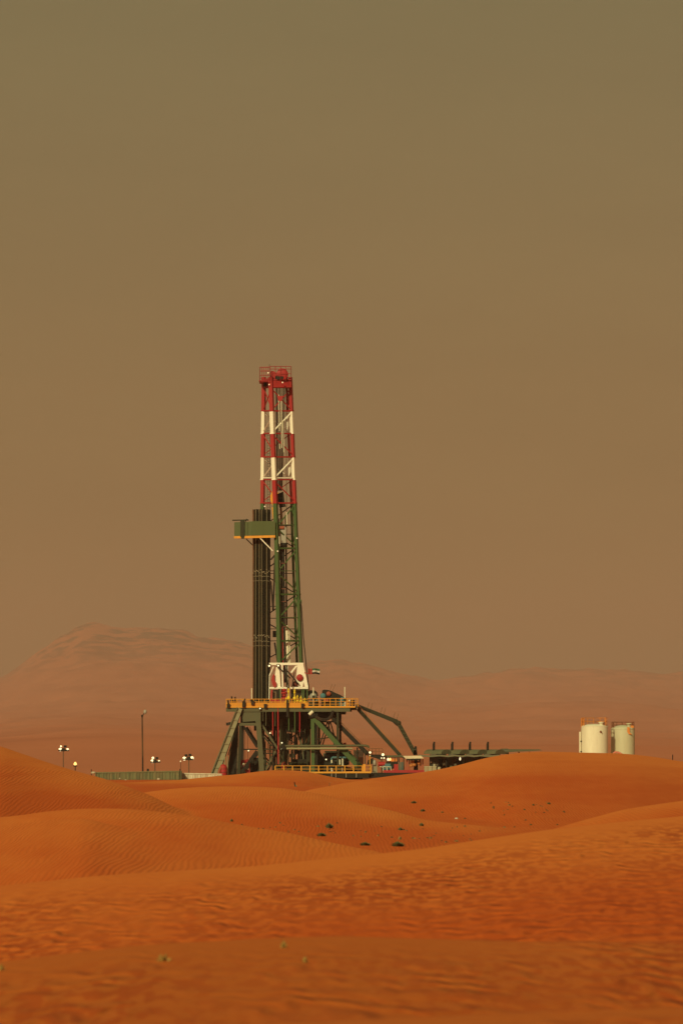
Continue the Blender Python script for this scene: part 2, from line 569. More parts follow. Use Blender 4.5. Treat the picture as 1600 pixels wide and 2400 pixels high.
# sand sorting: pale fine sand blown up to the crests, coarse red grains lower down; second channel tints the two nearest banks darker brown
gu, gd = np.meshgrid((cols - 800) / F, np.asarray(ds))
wt, drop = ground_z(gu * gd, gd, True)
LOW = np.array([1.6, 1.2, 1.8, .9, 1.5, .9, .90, .30, .75, .30, .05])
red = (wt * np.clip(drop / LOW[:, None, None], 0, 1) ** 1.2).sum(0)
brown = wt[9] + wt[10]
att = ground.data.color_attributes.new('sand_tint', 'FLOAT_COLOR', 'POINT')
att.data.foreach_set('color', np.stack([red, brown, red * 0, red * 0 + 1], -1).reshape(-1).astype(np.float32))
tag(ground, 'orange red rippled sand dunes', kind='structure')

# far sand mountains, rising gently from the plain behind the rig
RIDGE = smooth_curve([(-3000, 1660), (-600, 1650), (-200, 1612), (0, 1588), (60, 1552), (100, 1522), (150, 1490), (185, 1463), (220, 1457), (262, 1468), (300, 1473),
                      (360, 1470), (420, 1475), (470, 1490), (520, 1498), (580, 1512), (640, 1536), (700, 1556), (730, 1552), (770, 1545), (800, 1545), (850, 1555), (900, 1571),
                      (960, 1586), (1030, 1597), (1100, 1586), (1180, 1570), (1240, 1563), (1300, 1568), (1400, 1570), (1500, 1575), (1600, 1578), (1900, 1590), (2600, 1640), (4000, 1650)], sig=8)
DPTS = [700, 1400, 2600, 4300, 6300, 8800, 11600, 14400, 17000]
DR = 20000
PPTS = [0.0, 0.10, 0.16, 0.235, 0.30, 0.40, 0.54, 0.74, 0.90]


RIDGE_SOFT = smooth_curve([(q, float(RIDGE(q))) for q in range(-3000, 4001, 20)], sig=130)


def hills_z(x, d):
    px = 800 + F * x / d
    t = np.interp(d, DPTS + [DR], PPTS + [1.0])
    own = np.clip((t - 0.55) / 0.40, 0, 1) ** 1.5
    ry = RIDGE_SOFT(px) * (1 - own) + RIDGE(px) * own
    ry = ry + own * (4.0 * fbm(x / 63.0, d / 450.0, 4, 40))
    top = HY - ry                                  # px above the horizon at the ridge
    lo = -CAM_Z * F / 700                          # plain
    ang = lo * (1 - np.clip((d - 700) / 900, 0, 1)) ** 2 * (700 / d) + top * t
    # dune trains on the way up: long, with sharp crests, broken sideways
    n1 = fbm(x / 390.0 + d / 3900.0, d / 1050.0, 4, 11)
    n2 = 1 - np.abs(fbm(x / 630.0 + d / 2250.0, d / 500.0, 4, 23))
    n3 = fbm(x / 90.0, d / 360.0, 3, 57)
    w = np.clip((d - 700) / 1400, 0, 1) * np.clip((DR - d) / 5200, 0, 1)
    ang = ang + w * (11.0 * n1 + 14.0 * (n2 - 0.6) + 3.0 * n3)
    # a long shoulder on the right
    sh = np.exp(-((d - 9400) / 1050.0) ** 2) * np.clip((px - 760) / 500, 0, 1) * 34
    ang = ang + sh
    z = CAM_Z + ang / F * d
    z = np.where(d > DR, z - (d - DR) * 0.12, z)
    z = np.where(d <= 700.01, 0.0, z)
    return z


def hill_material():
    m = bpy.data.materials.new('hill_sand')
    m.use_nodes = True
    t = m.node_tree; l = t.links.new; A = t.nodes.new
    b = t.nodes['Principled BSDF']
    b.inputs['Roughness'].default_value = 0.95
    b.inputs['Specular IOR Level'].default_value = 0.1
    geo = A('ShaderNodeNewGeometry')
    sp = A('ShaderNodeSeparateXYZ'); l(geo.outputs['Position'], sp.inputs[0])
    mp = A('ShaderNodeMapping'); mp.inputs['Scale'].default_value = (1 / 170, 1 / 600, 1 / 36)
    l(geo.outputs['Position'], mp.inputs[0])
    n = A('ShaderNodeTexNoise'); n.inputs['Scale'].default_value = 1.0; n.inputs['Detail'].default_value = 6; n.inputs['Roughness'].default_value = 0.6
    l(mp.outputs[0], n.inputs['Vector'])
    # rock shows through near the summits only
    hgt = A('ShaderNodeMapRange'); hgt.inputs[1].default_value = 280; hgt.inputs[2].default_value = 560
    l(sp.outputs['Z'], hgt.inputs[0])
    rk = A('ShaderNodeMapRange'); rk.inputs[1].default_value = 0.48; rk.inputs[2].default_value = 0.54
    l(n.outputs['Fac'], rk.inputs[0])
    mu = A('ShaderNodeMath'); mu.operation = 'MULTIPLY'; l(hgt.outputs[0], mu.inputs[0]); l(rk.outputs[0], mu.inputs[1])
    c1 = A('ShaderNodeMix'); c1.data_type = 'RGBA'
    c1.inputs[6].default_value = (0.64, 0.232, 0.125, 1); c1.inputs[7].default_value = (0.36, 0.118, 0.064, 1)
    l(n.outputs['Fac'], c1.inputs[0])
    c2 = A('ShaderNodeMix'); c2.data_type = 'RGBA'; c2.inputs[7].default_value = (0.11, 0.085, 0.06, 1)
    l(c1.outputs[2], c2.inputs[6]); l(mu.outputs[0], c2.inputs[0])
    l(c2.outputs[2], b.inputs['Base Color'])
    return m


hd = [700.0]
while hd[-1] < DR:
    hd.append(hd[-1] * 1.0085)
hd[-1] = DR * 1.0
hd += [20200, 20600, 21200]
hcols = np.concatenate([np.linspace(-2600, -130, 60)[:-1], np.arange(-130, 1731, 5.0), np.linspace(1730, 4200, 60)[1:]])
hills = grid_object('hills', hcols, hd, hills_z, hill_material())
tag(hills, 'hazy red sand mountains with rocky tops behind the rig', kind='structure')


def on_ground(px, py, dmin=20, dmax=560):
    """First sand point seen at a photograph pixel."""
    d = np.arange(dmin, dmax, 0.25)
    x = (px - 800) / F * d
    z = ground_z(x, d)
    ray = CAM_Z + (HY - py) / F * d
    i = int(np.argmax(z >= ray))
    return Vector((x[i], d[i], z[i]))


# ------------------------------------------------------------------ dusty air
def haze_box(x0, x1, y0, y1, z0, z1, density):
    mb = MB()
    mb.box(((x0 + x1) / 2, (y0 + y1) / 2, (z0 + z1) / 2), (x1 - x0, y1 - y0, z1 - z0))
    m = bpy.data.materials.new('dusty_air')
    m.use_nodes = True
    t = m.node_tree
    t.nodes.clear()
    o = t.nodes.new('ShaderNodeOutputMaterial')
    v = t.nodes.new('ShaderNodeVolumePrincipled')
    v.inputs['Color'].default_value = HAZE_RGB
    v.inputs['Density'].default_value = density
    v.inputs['Anisotropy'].default_value = 0.0
    t.links.new(v.outputs[0], o.inputs['Volume'])
    hz = mb.build('haze', m)
    tag(hz, 'thin brown dust haze in the air', kind='stuff')
    return hz


HAZE_RGB = (0.645, 0.485, 0.43, 1)
HAZE_D = 0.70e-4
haze_box(-8300, 8300, -40, 21300, -70, 760, HAZE_D)
# ------------------------------------------------------------------ mast
def line(pts):
    p = sorted(pts)
    return lambda y: float(np.interp(y, [a for a, _ in p], [b for _, b in p]))


CH = {  # column of each mast leg by photograph row, and its depth
    'M': (line([(880, 634.5), (905, 635.3), (1015, 639), (1180, 645.4), (1300, 649.5), (1540, 654.5), (1612, 657)]), -2.2, 0.56),
    'L': (line([(880, 618.6), (1015, 617), (1180, 615.5), (1612, 612)]), 2.2, 0.50),
    'R': (line([(880, 680), (1015, 685), (1180, 691), (1300, 695.5), (1540, 705), (1612, 708)]), 0.2, 0.46),
    'B': (line([(880, 671), (1000, 675.5), (1180, 683), (1330, 687), (1500, 694), (1612, 698)]), 3.4, 0.28),
}


def cp(leg, py, dpx=0.0, ddy=0.0):
    f, dy, w = CH[leg]
    return W(f(py) + dpx, py, dy + ddy)


def mixp(a, b, t):
    return a + (b - a) * t


BANDS = [(898, RED), (963, WHITE), (1016, RED), (1071, WHITE), (1124, RED), (1179, GREEN)]


def band(py):
    m = RED
    for y, k in BANDS:
        if py >= y - 0.5: m = k
    return m


mast = thing('drilling_mast', 'tall lattice drilling mast with red and white bands above green legs, over the rig floor', 'drilling mast', W(652, 1656, 0))
LEGM = [RED, WHITE, GREEN]
for k in 'MLRB':
    f, dy, w = CH[k]
    mb = MB()
    ys = [884, 963, 1016, 1071, 1124, 1179, 1300, 1420, 1556]
    ii = [0, 1, 0, 1, 0, 2, 2, 2]
    for a, b, i in zip(ys[:-1], ys[1:], ii):
        mb.bar(cp(k, a), cp(k, b), w, w, i, up=(-0.42, -0.9, 0))
    mb.build('leg', LEGM, mast)
# flanges at the section joints
for k in 'MLR':
    for py in (963, 1016, 1071, 1124, 1179, 1393):
        w = CH[k][2] + 0.10
        mb = MB(); mb.bar(cp(k, py - 1.2), cp(k, py + 1.2), w, w, up=(-0.42, -0.9, 0))
        mb.build('leg_flange', band(py - 3) if py != 1124 else WHITE, mast)


def brace(p, q, w, mat, name='cross_brace'):
    mb = MB(); mb.bar(p, q, w, w)
    return mb.build(name, mat, mast)


# girts and diagonals, upper banded part
NOD = [908, 963, 1016, 1071, 1124, 1179]
for py in NOD:
    m = RED
    for a, b in (('M', 'R'), ('L', 'M'), ('L', 'B'), ('B', 'R')):
        brace(cp(a, py), cp(b, py), 0.20 if (a, b) != ('L', 'B') else 0.14, m, 'girt')
brace(cp('M', 1120), cp('R', 1120), 0.17, WHITE, 'girt')
brace(cp('L', 1120), cp('M', 1120), 0.17, WHITE, 'girt')
for i in range(1, 5):
    a, b = NOD[i], NOD[i + 1]
    if i % 2 == 1:
        brace(cp('M', b - 4), cp('R', a + 3), 0.19, WHITE)
        brace(cp('L', b - 4), cp('M', a + 14), 0.17, WHITE)
        brace(cp('B', b - 4), cp('L', a + 4), 0.12, WHITE)
    else:
        brace(cp('M', a + 4), cp('R', b - 4), 0.17, RED)
        brace(cp('L', a + 4), cp('M', b - 14), 0.15, RED)
        brace(cp('L', b - 4), cp('B', a + 4), 0.12, RED)
# crossed bracing under the crown
for a, b in (('M', 'R'), ('L', 'M'), ('B', 'R')):
    brace(cp(a, 910), cp(b, 961), 0.15, RED)
    brace(cp(a, 961), cp(b, 912), 0.15, RED)
# green part: K bracing on the side face, back face lattice
GN = [1181, 1285, 1393, 1502, 1556]
for i, (a, b) in enumerate(zip(GN[:-1], GN[1:])):
    mid = (a + b) / 2 + 2
    if i < 3:
        brace(cp('R', a + 3), cp('M', mid), 0.19, GREEN)
        brace(cp('M', mid + 2), cp('R', b - 4), 0.19, GREEN)
        brace(cp('R', b, 0, 0.0), cp('M', b), 0.24, GREEN, 'girt')
        brace(cp('B', a + 4), cp('L', mid), 0.15, OLIVED)
        brace(cp('L', mid + 3), cp('B', b - 4), 0.15, OLIVED)
        brace(cp('B', a + 3), cp('R', mid), 0.14, GREEN)
        brace(cp('R', mid), cp('B', b - 3), 0.14, GREEN)
    else:
        brace(cp('R', a + 4), cp('M', b - 4), 0.19, GREEN)
        brace(cp('B', a + 4), cp('L', b - 4), 0.14, OLIVED)
for py in (1232, 1252, 1338, 1344, 1421, 1449, 1474, 1502):
    brace(cp('B', py), cp('L', py), 0.10, OLIVED, 'girt')
for py in (1230, 1338, 1447):
    brace(cp('M', py), cp('R', py), 0.10, GREEN, 'girt')

# ladder inside the face between the left and the near leg
lad = MB()
for dx in (9, 15):
    lad.tube([cp('L', 1000, dx, -1.2), cp('L', 1540, dx + 6, -1.2)], 0.035, 5)
lad = lad.build('ladder_rail', STEEL, mast)
for py in np.arange(1003, 1205, 6.0):
    rg = MB()
    t = (py - 1000) / 540 * 6
    rg.bar(cp('L', py, 9 + t, -1.2), cp('L', py, 15 + t, -1.2), 0.04)
    rg.build('rung', STEEL, lad)
# safety hoop cage behind the right leg in the white bands
for y0, y1 in ((975, 1013), (1090, 1122)):
    mb = MB()
    for dx in (-11, -8):
        mb.bar(cp('R', y0, dx, 1.0), cp('R', y1, dx, 1.0), 0.14)
    mb.build('guide_bracket', WHITE, mast)

# crown: water-table beams, sheave, railings, lamps
cb = MB()
cb.prism([W(640, 892, -2.6), W(683, 892, -1.6), W(683, 907.5, -1.6), W(640, 908, -2.6)], 0.5)
cb.prism([W(615.5, 896, 1.9), W(631, 895, -1.4), W(631, 907.5, -1.4), W(615.5, 907.5, 1.9)], 0.4)
cb.box(W(662, 899, 2.4), (2.6, 0.4, 0.9))
cb.box(W(650, 893.5, 0.6), (4.1, 5.2, 0.14))
crown = cb.build('crown_block', RED, mast)
sv = MB()
c = W(661.5, 877.5, -2.3)
sv.lathe(c, [(0.15, -0.22), (0.80, -0.22), (0.86, -0.18), (0.86, 0.18), (0.80, 0.22), (0.15, 0.22)], 32, 0, 'Y')
sv.build('sheave', RED, crown)
for i in range(5):
    s2 = MB()
    s2.lathe(W(652.5, 884, 0.2 + i * 0.42), [(0.1, -0.13), (0.56, -0.13), (0.56, -0.07), (0.47, 0.0), (0.56, 0.07), (0.56, 0.13), (0.1, 0.13)], 20, 0, 'Y')
    s2.build('sheave', paint('sheave_red', (0.16, 0.02, 0.02)), crown)
hs = MB()
hs.prism([W(633.5, 871, -1.9), W(638, 868.5, -1.9), W(647, 873, -1.9), W(648, 892, -1.9), W(632.5, 893, -1.9)], 1.1)
hs.prism([W(647, 880, -1.5), W(672, 881, -1.5), W(675, 884, -1.5), W(672, 891.5, -1.5), W(647, 891.5, -1.5)], 0.22)
hs.build('sheave_housing', RED, crown)
bx = MB(); bx.prism([W(645, 881.5, -2.65), W(664, 882, -2.65), W(663, 889, -2.65), W(645, 889, -2.65)], .08); bx.build('dark_plate', STEEL, crown)  # dark plate across the lower part of the crown sheave
bx = MB(); bx.box(W(622.5, 900, 0.2), (0.6, 1.0, 0.75)); bx.build('junction_box', STEEL, crown)


def cage(corners, top, bot, rails, n, parent, mat):
    """Guard rail round a platform: posts and rails along a polyline of (px, dy)."""
    mb = MB()
    for (x0, d0, t0), (x1, d1, t1) in zip(corners[:-1], corners[1:]):
        for r in rails:
            ya = t0 + (bot - t0) * r; yb = t1 + (bot - t1) * r
            mb.tube([W(x0, ya, d0), W(x1, yb, d1)], 0.034, 5)
        for i in range(n + 1):
            t = i / n
            x = x0 + (x1 - x0) * t; dd = d0 + (d1 - d0) * t; tt = t0 + (t1 - t0) * t
            mb.tube([W(x, tt, dd), W(x, bot, dd)], 0.030, 5)
    return mb.build('guard_rail', mat, parent)


plat = MB()
plat.box(W(620, 895.3, 0), (1.55, 4.8, 0.12))
plat = plat.build('crown_platform', RED, mast)
cage([(632, -2.6, 860), (609, -2.4, 860.5), (608.5, 2.4, 861), (632, 2.6, 861)], 860, 895, (0, .26, .55, .78, 1), 5, plat, RED)
cage([(632, -3.0, 858.5), (682.5, -2.6, 858.5), (682, 3.2, 859), (634, 3.2, 859)], 858, 893, (0, .18, .5), 4, crown, RED)
for px, py, dy in ((628.7, 874, -2.7), (662.2, 896.5, -2.9), (630.8, 901.5, -2.7), (695.6, 1261.5, -0.3), (620.5, 1187, 1.6), (650.8, 1292, -2.7)):
    mb = MB(); mb.lathe(W(px, py, dy), [(0.02, -0.10), (0.08, -0.08), (0.115, 0.0), (0.10, 0.08), (0.02, 0.11)], 10, 0, 'Y')
    mb.build('lamp', glow('soft_lamp_glow', (1.0, 0.85, 0.6), 0.25), mast)
mb = MB(); mb.tube([W(631.5, 893, -2.4), W(631.3, 853, -2.4)], 0.035, 5); mb.build('antenna', STEEL, mast)

# racking board out to the left
wf = MB()
wf.prism([W(590.5, 1221.5, -2.9), W(645, 1221.2, -2.9), W(645, 1254.2, -2.9), W(590.5, 1255, -2.9)], 0.07)
wf.prism([W(549.6, 1224, -2.4), W(590.2, 1222, -2.8), W(590.2, 1255.2, -2.8), W(549.6, 1256.5, -2.4)], 0.07)
wf.bar(W(549.8, 1240, -2.3), W(549.8, 1240, 2.4), 0.07, 2.0, up=(0, 0, 1))
wf.prism([W(549.6, 1224, 2.4), W(642, 1221.5, 2.6), W(642, 1254.5, 2.6), W(549.6, 1256.5, 2.4)], 0.07)
WIND = paint('windwall_green', (0.070, 0.094, 0.032), dirt=0.06, dirt_rgb=(.14, .12, .05), scale=0.5)
rb = MB()
rb.bar(W(549, 1259.3, -2.6), W(645, 1257.2, -2.95), 0.14, 0.34, up=(0, 0, 1))
rb.bar(W(549, 1259.3, 2.5), W(645, 1257.5, 2.6), 0.14, 0.34, up=(0, 0, 1))
rb.bar(W(549.5, 1259, -2.5), W(549.5, 1259, 2.5), 0.14, 0.30, up=(0, 0, 1))
rb.box(W(567, 1259.5, 0), (1.9, 4.9, 0.08))
rack = rb.build('racking_board', ORANGE, mast)
wf.build('windwall', WIND, rack)
for px in np.arange(593, 640, 2.85):
    mb = MB(); mb.bar(W(px, 1258.5, 1.0), W(px, 1258.5, 2.4), 0.05, 0.12, up=(0, 0, 1)); mb.build('finger', OLIVED, rack)
mb = MB(); mb.box(W(568.5, 1239, -2.6), (0.62, 0.36, 2.5)); mb.box(W(569, 1259, -2.55), (0.45, 0.5, 0.42)); mb.build('escape_door', OLIVED, rack)
for px in (579, 617):
    mb = MB(); mb.bar(W(px, 1223.5, -2.93), W(px, 1254, -2.93), 0.04, 0.03); mb.build('stiffener', WIND, rack)
mb = MB(); mb.tube([W(544.5, 1219.4, -2.4), W(583, 1218.6, -2.6)], 0.085, 8); mb.tube([W(575, 1223, -2.5), W(578, 1216.5, -2.5), W(582, 1220, -2.5)], 0.08, 6)
mb.build('tugger_arm', OLIVED, rack)
mb = MB(); mb.bar(W(608, 1259.5, -2.7), W(639, 1291, -2.4), 0.15); mb.build('knee_brace', WHITE, rack)
mb = MB(); mb.bar(W(577, 1263, 2.3), W(612, 1297, 2.2), 0.15); mb.build('knee_brace', OLIVED, rack)

# A-frame shoes: white, with red sheave guards
AW = WHITE
af = MB()
af.bar(W(631, 1556, -3.2), W(711, 1556, -3.2), 0.34, 0.34, up=(0, 0, 1))
af.bar(W(630, 1612.2, -3.2), W(722, 1612.2, -3.2), 0.24, 0.26, up=(0, 0, 1))
aframe = af.build('base_frame', AW, mast)
mb = MB(); mb.prism([W(697, 1558, -3.35), W(710, 1554, -3.35), W(722.5, 1611, -3.35), W(714.5, 1611, -3.35), W(711, 1598, -3.35), W(709, 1611, -3.35), W(700, 1611, -3.35), W(693.5, 1590, -3.35)], 0.5)
mb.build('leg_shoe', AW, aframe)
mb = MB(); mb.prism([W(647, 1564, -3.1), W(652, 1561.5, -3.1), W(655.5, 1574, -3.1), W(657.5, 1611, -3.1), W(643.5, 1611, -3.1), W(643, 1590, -3.1)], 0.5)
mb.build('leg_shoe', AW, aframe)
mb = MB(); mb.bar(W(641, 1562, -3.3), W(631.5, 1583, -3.3), 0.14); mb.bar(W(631.5, 1583, -3.3), W(630.5, 1640, -3.3), 0.10); mb.build('side_strut', AW, aframe)
mb = MB(); mb.bar(W(696, 1559, -3.1), W(682, 1576.5, -3.1), 0.24); mb.build('diagonal_strut', AW, aframe)
mb = MB(); mb.bar(W(661, 1557, -3.3), W(662.5, 1611, -3.3), 0.22); mb.build('side_strut', AW, aframe)
mb = MB(); mb.bar(W(672, 1560, -2.9), W(676, 1611, -2.9), 0.30); mb.build('side_strut', AW, aframe)
mb = MB(); mb.lathe(W(702.3, 1588, -3.55), [(0.06, -0.16), (0.44, -0.14), (0.50, -0.05), (0.50, 0.10), (0.06, 0.12)], 24, 0, 'Y'); mb.build('sheave_guard', RED, aframe)
mb = MB()
pts = [W(641.5, 1580, -3.5), W(643.5, 1581, -3.5), W(643.5, 1594, -3.5), W(648, 1601, -3.5), W(647.5, 1609, -3.5), W(643, 1611.5, -3.5), W(639, 1606, -3.5), W(636.5, 1595, -3.5), W(638, 1585, -3.5)]
mb.prism(pts, 0.28); mb.build('sheave_guard', RED, aframe)
mb = MB(); mb.lathe(W(693, 1604, -1.0), [(0.06, -0.2), (0.5, -0.15), (0.5, 0.15), (0.06, 0.2)], 20, 0, 'Y'); mb.build('sheave_guard', paint('sheave_red', ()), aframe)
for px, py in ((631, 1560.5), (652, 1560)):
    mb = MB(); mb.box(W(px, py, -3.55), (0.42, 0.30, 0.48)); lampb = mb.build('floodlight', BLACK, mast)
    mb = MB(); mb.lathe(W(px, py, -3.72), [(0.13, -0.03), (0.02, 0.04)], 12, 0, 'Y'); mb.build('lens', LAMP, lampb)
for p, q, w in (((655, 1566), (681, 1590), .16), ((673, 1572), (700, 1604), .2), ((671, 1580), (676, 1612), .13), ((690, 1575), (684, 1611), .13), ((672, 1560), (672, 1611), .2)):
    B0 = MB(); B0.bar(W(*p, -3.75), W(*q, -3.75), w); B0.build('dark_strut', STEEL, aframe)
# below the base frame: green columns down to the floor
for px in (633, 708, 712, 719.5, 656):
    mb = MB(); mb.bar(W(px, 1613.5, -3.2), W(px, 1654, -3.2), 0.16); mb.build('post', GREEN, mast)
# top-drive guide rails and standpipe
for px0, px1, py0, py1, r, mt in ((652, 655, 1281, 1640, .13, STEEL), (658, 661, 1181, 1640, .12, STEEL), (664, 668, 1281, 1600, .15, STEEL), (670.5, 672.5, 1285, 1610, .12, PIPE)):
    mb = MB(); mb.bar(W(px0, py0, 1.2), W(px1, py1, 1.2), r * 2, r * 2); mb.build('guide_rail', mt, mast)
mb = MB(); mb.bar(W(671, 1466, -.5), W(675, 1556, -.5), 0.33, 0.33); mb.build('standpipe', CREAM, mast)
mb = MB(); mb.tube([W(678, 1480, -.4), W(680, 1556, -.4)], 0.075, 8); mb.build('standpipe', CREAM, mast)
mb = MB(); mb.tube([W(661.5, 1470, -1.6), W(663.5, 1556, -1.8), W(664.5, 1650, -1.9)], 0.085, 6); mb.build('red_line', RED, mast)
mb = MB(); mb.box(W(645, 1486, 1.5), (0.72, 0.9, 0.92)); mb.build('junction_box', STEEL, mast)
for py in (1320, 1355, 1380, 1410, 1437, 1469):
    mb = MB(); mb.box(W(661 + (py - 1320) * 0.012, py, -1.4), (1.05, 0.3, 0.10)); mb.build('pipe_clamp', paint('clamp_red', (0.14, 0.04, 0.03)), mast)
mb = MB()
mb.tube([W(704.5, 1409, -.4), W(706.5, 1425, -.4), W(711, 1495, -.4), W(717.5, 1560, -.4), W(722, 1600, -.4), W(725.5, 1620, -.4)], 0.075, 6)
mb.build('hanging_hose', BLACK, mast)
mb = MB(); mb.box(W(704.6, 1410, -.2), (0.30, 0.4, 0.55)); mb.build('junction_box', GREEN, mast)
for py in (1393, 1502):
    for i in range(4):
        mb = MB(); mb.tube([W(675 + i * 6, py - 1, -.9), W(675.5 + i * 6, py - 6, -.9)], 0.05, 5); mb.build('shackle', GREEN, mast)

# ------------------------------------------------------------------ travelling gear and ropes
rope = MB()
for i, (x0, x1, d) in enumerate(((645.5, 650, -.8), (648, 651, 0), (650, 652, .8), (653, 654, 1.2), (656, 655.5, -.6), (659.5, 657, .2), (662.5, 658.5, .9), (665.5, 660, 1.3), (668.5, 661, .4), (671, 672, 1.8))):
    rope.tube([W(x0, 900, d), W(x1, 1150 if i < 9 else 1600, d * .6)], 0.045 + 0.02 * (i % 3 == 1), 5)
ro = rope.build('drilling_line', paint('wire_rope', (0.075, 0.060, 0.045), rough=0.4, metal=0.4, dirt=.2), None)
tag(ro, 'bundle of greasy wire rope falls running down inside the red and white mast', 'wire rope')
ro2 = MB()
for a, b, d in (((653.5, 925), (655, 1010), -1.4), ((659.3, 928), (660.5, 1050), -1.4), ((663, 985), (665, 1060), -1.2), ((655, 1040), (656, 1052), -1.4)):
    ro2.tube([W(*a, d), W(*b, d)], 0.06, 5)
o = ro2.build('hose_line', CREAM, None)
tag(o, 'pale hose lengths hanging below the red wedge near the top of the mast', 'hose')
mb = MB(); mb.prism([W(649, 928, -1.5), W(664, 928, -1.5), W(661, 938, -1.5), W(656, 941, -1.5), W(652, 938, -1.5)], 0.7)
mb.build('wedge_plate', RED, mast)

tb = thing('travelling_block', 'orange travelling block hanging inside the lowest red band of the mast', 'travelling block', W(645, 1202, -.4))
mb = MB()
mb.prism([W(638, 1151, -1.5), W(641, 1149, -1.5), W(644, 1152, -1.5), W(645, 1188, -1.5), W(641.5, 1190, -1.5), W(637, 1181, -1.5), W(633.5, 1172, -1.5), W(633.5, 1162, -1.5)], 0.25)
mb.build('side_plate', ORANGE, tb)
mb = MB()
mb.prism([W(648, 1151, .7), W(653, 1156, .7), W(656.5, 1164, .7), W(656, 1176, .7), W(652, 1184, .7), W(645, 1189, .7)], 0.25)
mb.build('side_plate', ORANGE, tb)
for i in range(5):
    mb = MB(); mb.lathe(W(646, 1168, -1.1 + i * .36), [(0.1, -.12), (0.62, -.12), (0.62, -.07), (.54, 0), (0.62, .07), (0.62, .12), (0.1, .12)], 20, 0, 'Y'); mb.build('sheave', STEEL, tb)
mb = MB(); mb.prism([W(637, 1188, -.9), W(643, 1190, -.9), W(641, 1203, -.9), W(638, 1203, -.9)], 0.5); mb.prism([W(638, 1203, -.9), W(643, 1203, -.9), W(644, 1215, -.9), W(640, 1218, -.9)], 0.5)
mb.build('hook', ORANGE, tb)
mb = MB(); mb.prism([W(649, 1158, -.2), W(664, 1152, -.2), W(667, 1176, -.2), W(670, 1187, -.2), W(655, 1190, -.2)], .5); mb.build('rear_frame', STEEL, tb)

td = thing('top_drive', 'dark top drive with a grey motor hung in the green part of the mast', 'top drive', W(662, 1290, 0))
mb = MB(); mb.box(W(662, 1255, -.8), (1.05, 1.1, 2.2)); mb.box(W(663.5, 1240, -.9), (.8, .9, .5)); mb.build('motor_housing', GREY, td)
mb = MB(); mb.lathe(W(665, 1281, -.9), [(.1, -.1), (.52, -.05), (.52, .45), (.35, .6)], 20); mb.build('gearbox', STEEL, td)
mb = MB(); mb.box(W(660.5, 1236, -1.5), (.62, .3, .36)); mb.build('red_cover', paint('cover_red', (.30, .06, .03)), td)
mb = MB(); mb.box(W(661, 1297, -.8), (.75, .6, 2.0)); mb.build('pipe_handler', STEEL, td)
mb = MB(); mb.bar(W(654, 1215, -.7), W(654, 1285, -.7), .12); mb.bar(W(668.5, 1208, -.7), W(670, 1285, -.7), .12); mb.build('link', STEEL, td)
mb = MB(); mb.tube([W(658, 1192, -.4), W(660, 1215, -.5), W(660, 1230, -.7)], .17, 8); mb.build('swivel_stem', paint('stem_rust', (.22, .10, .05)), td)
mb = MB(); mb.tube([W(654.5, 1257, -2.4), W(655, 1275, -2.4)], .07, 6); mb.tube([W(671.5, 1200, -1.0), W(672.5, 1229, -1.0)], .07, 6); mb.build('grease_tube', CREAM, td)
mb = MB()
mb.tube([W(660, 1300, -.8), W(662, 1450, -.8), W(663, 1650, -.8)], .10, 8)
o = mb.build('drill_string', PIPE, None); tag(o, 'single dark drill string hanging under the top drive down to the rotary table', 'drill pipe')

slings = []
for pts, lab in (([(644.5, 1300), (640, 1432)], 'black sling strand nearer the mast leg, under the white racking board brace'),
                 ([(634.5, 1362), (640, 1432)], 'black sling strand nearer the racked pipes, meeting the other at a point'),
                 ([(643.5, 1506), (650.5, 1550)], 'short black sling slanting down to the white base frame')):
    mb = MB(); mb.tube([W(*p, -1.4) for p in pts], .13, 6)
    o = mb.build('cable_sling', BLACK, None); tag(o, lab, 'sling')
mb = MB(); mb.bar(W(634.5, 1312, -1.5), W(644, 1301, -1.5), .22); o = mb.build('cable_sling', BLACK, None)
tag(o, 'stubby black link at the head of the long black sling', 'sling')

# racked drill pipe: stands of three joints, one object each
def pipe_stand(mat):
    mb = MB()
    H = 28.4
    mb.tube([(0, 0, 0), (0, 0, H)], 0.068, 8)
    for z in (0.25, 9.35, 18.85, 28.1):
        mb.tube([(0, 0, z - .30), (0, 0, z + .30)], 0.086, 8)
    o = mb.build('drill_pipe_stand', [mat], None, loc=(0, 0, 0))
    for z0, z1, r in ((9.75, 9.86, .0885), (8.45, 8.50, .0705), (9.10, 9.15, .0885), (19.25, 19.36, .0885), (17.95, 18.0, .0705), (18.60, 18.65, .0885)):
        c = MB(); c.tube([(0, 0, z0), (0, 0, z1)], r, 8)
        c.build('thread_mark', paint('chalk_paint', (.30, .27, .19)), o)
    return o


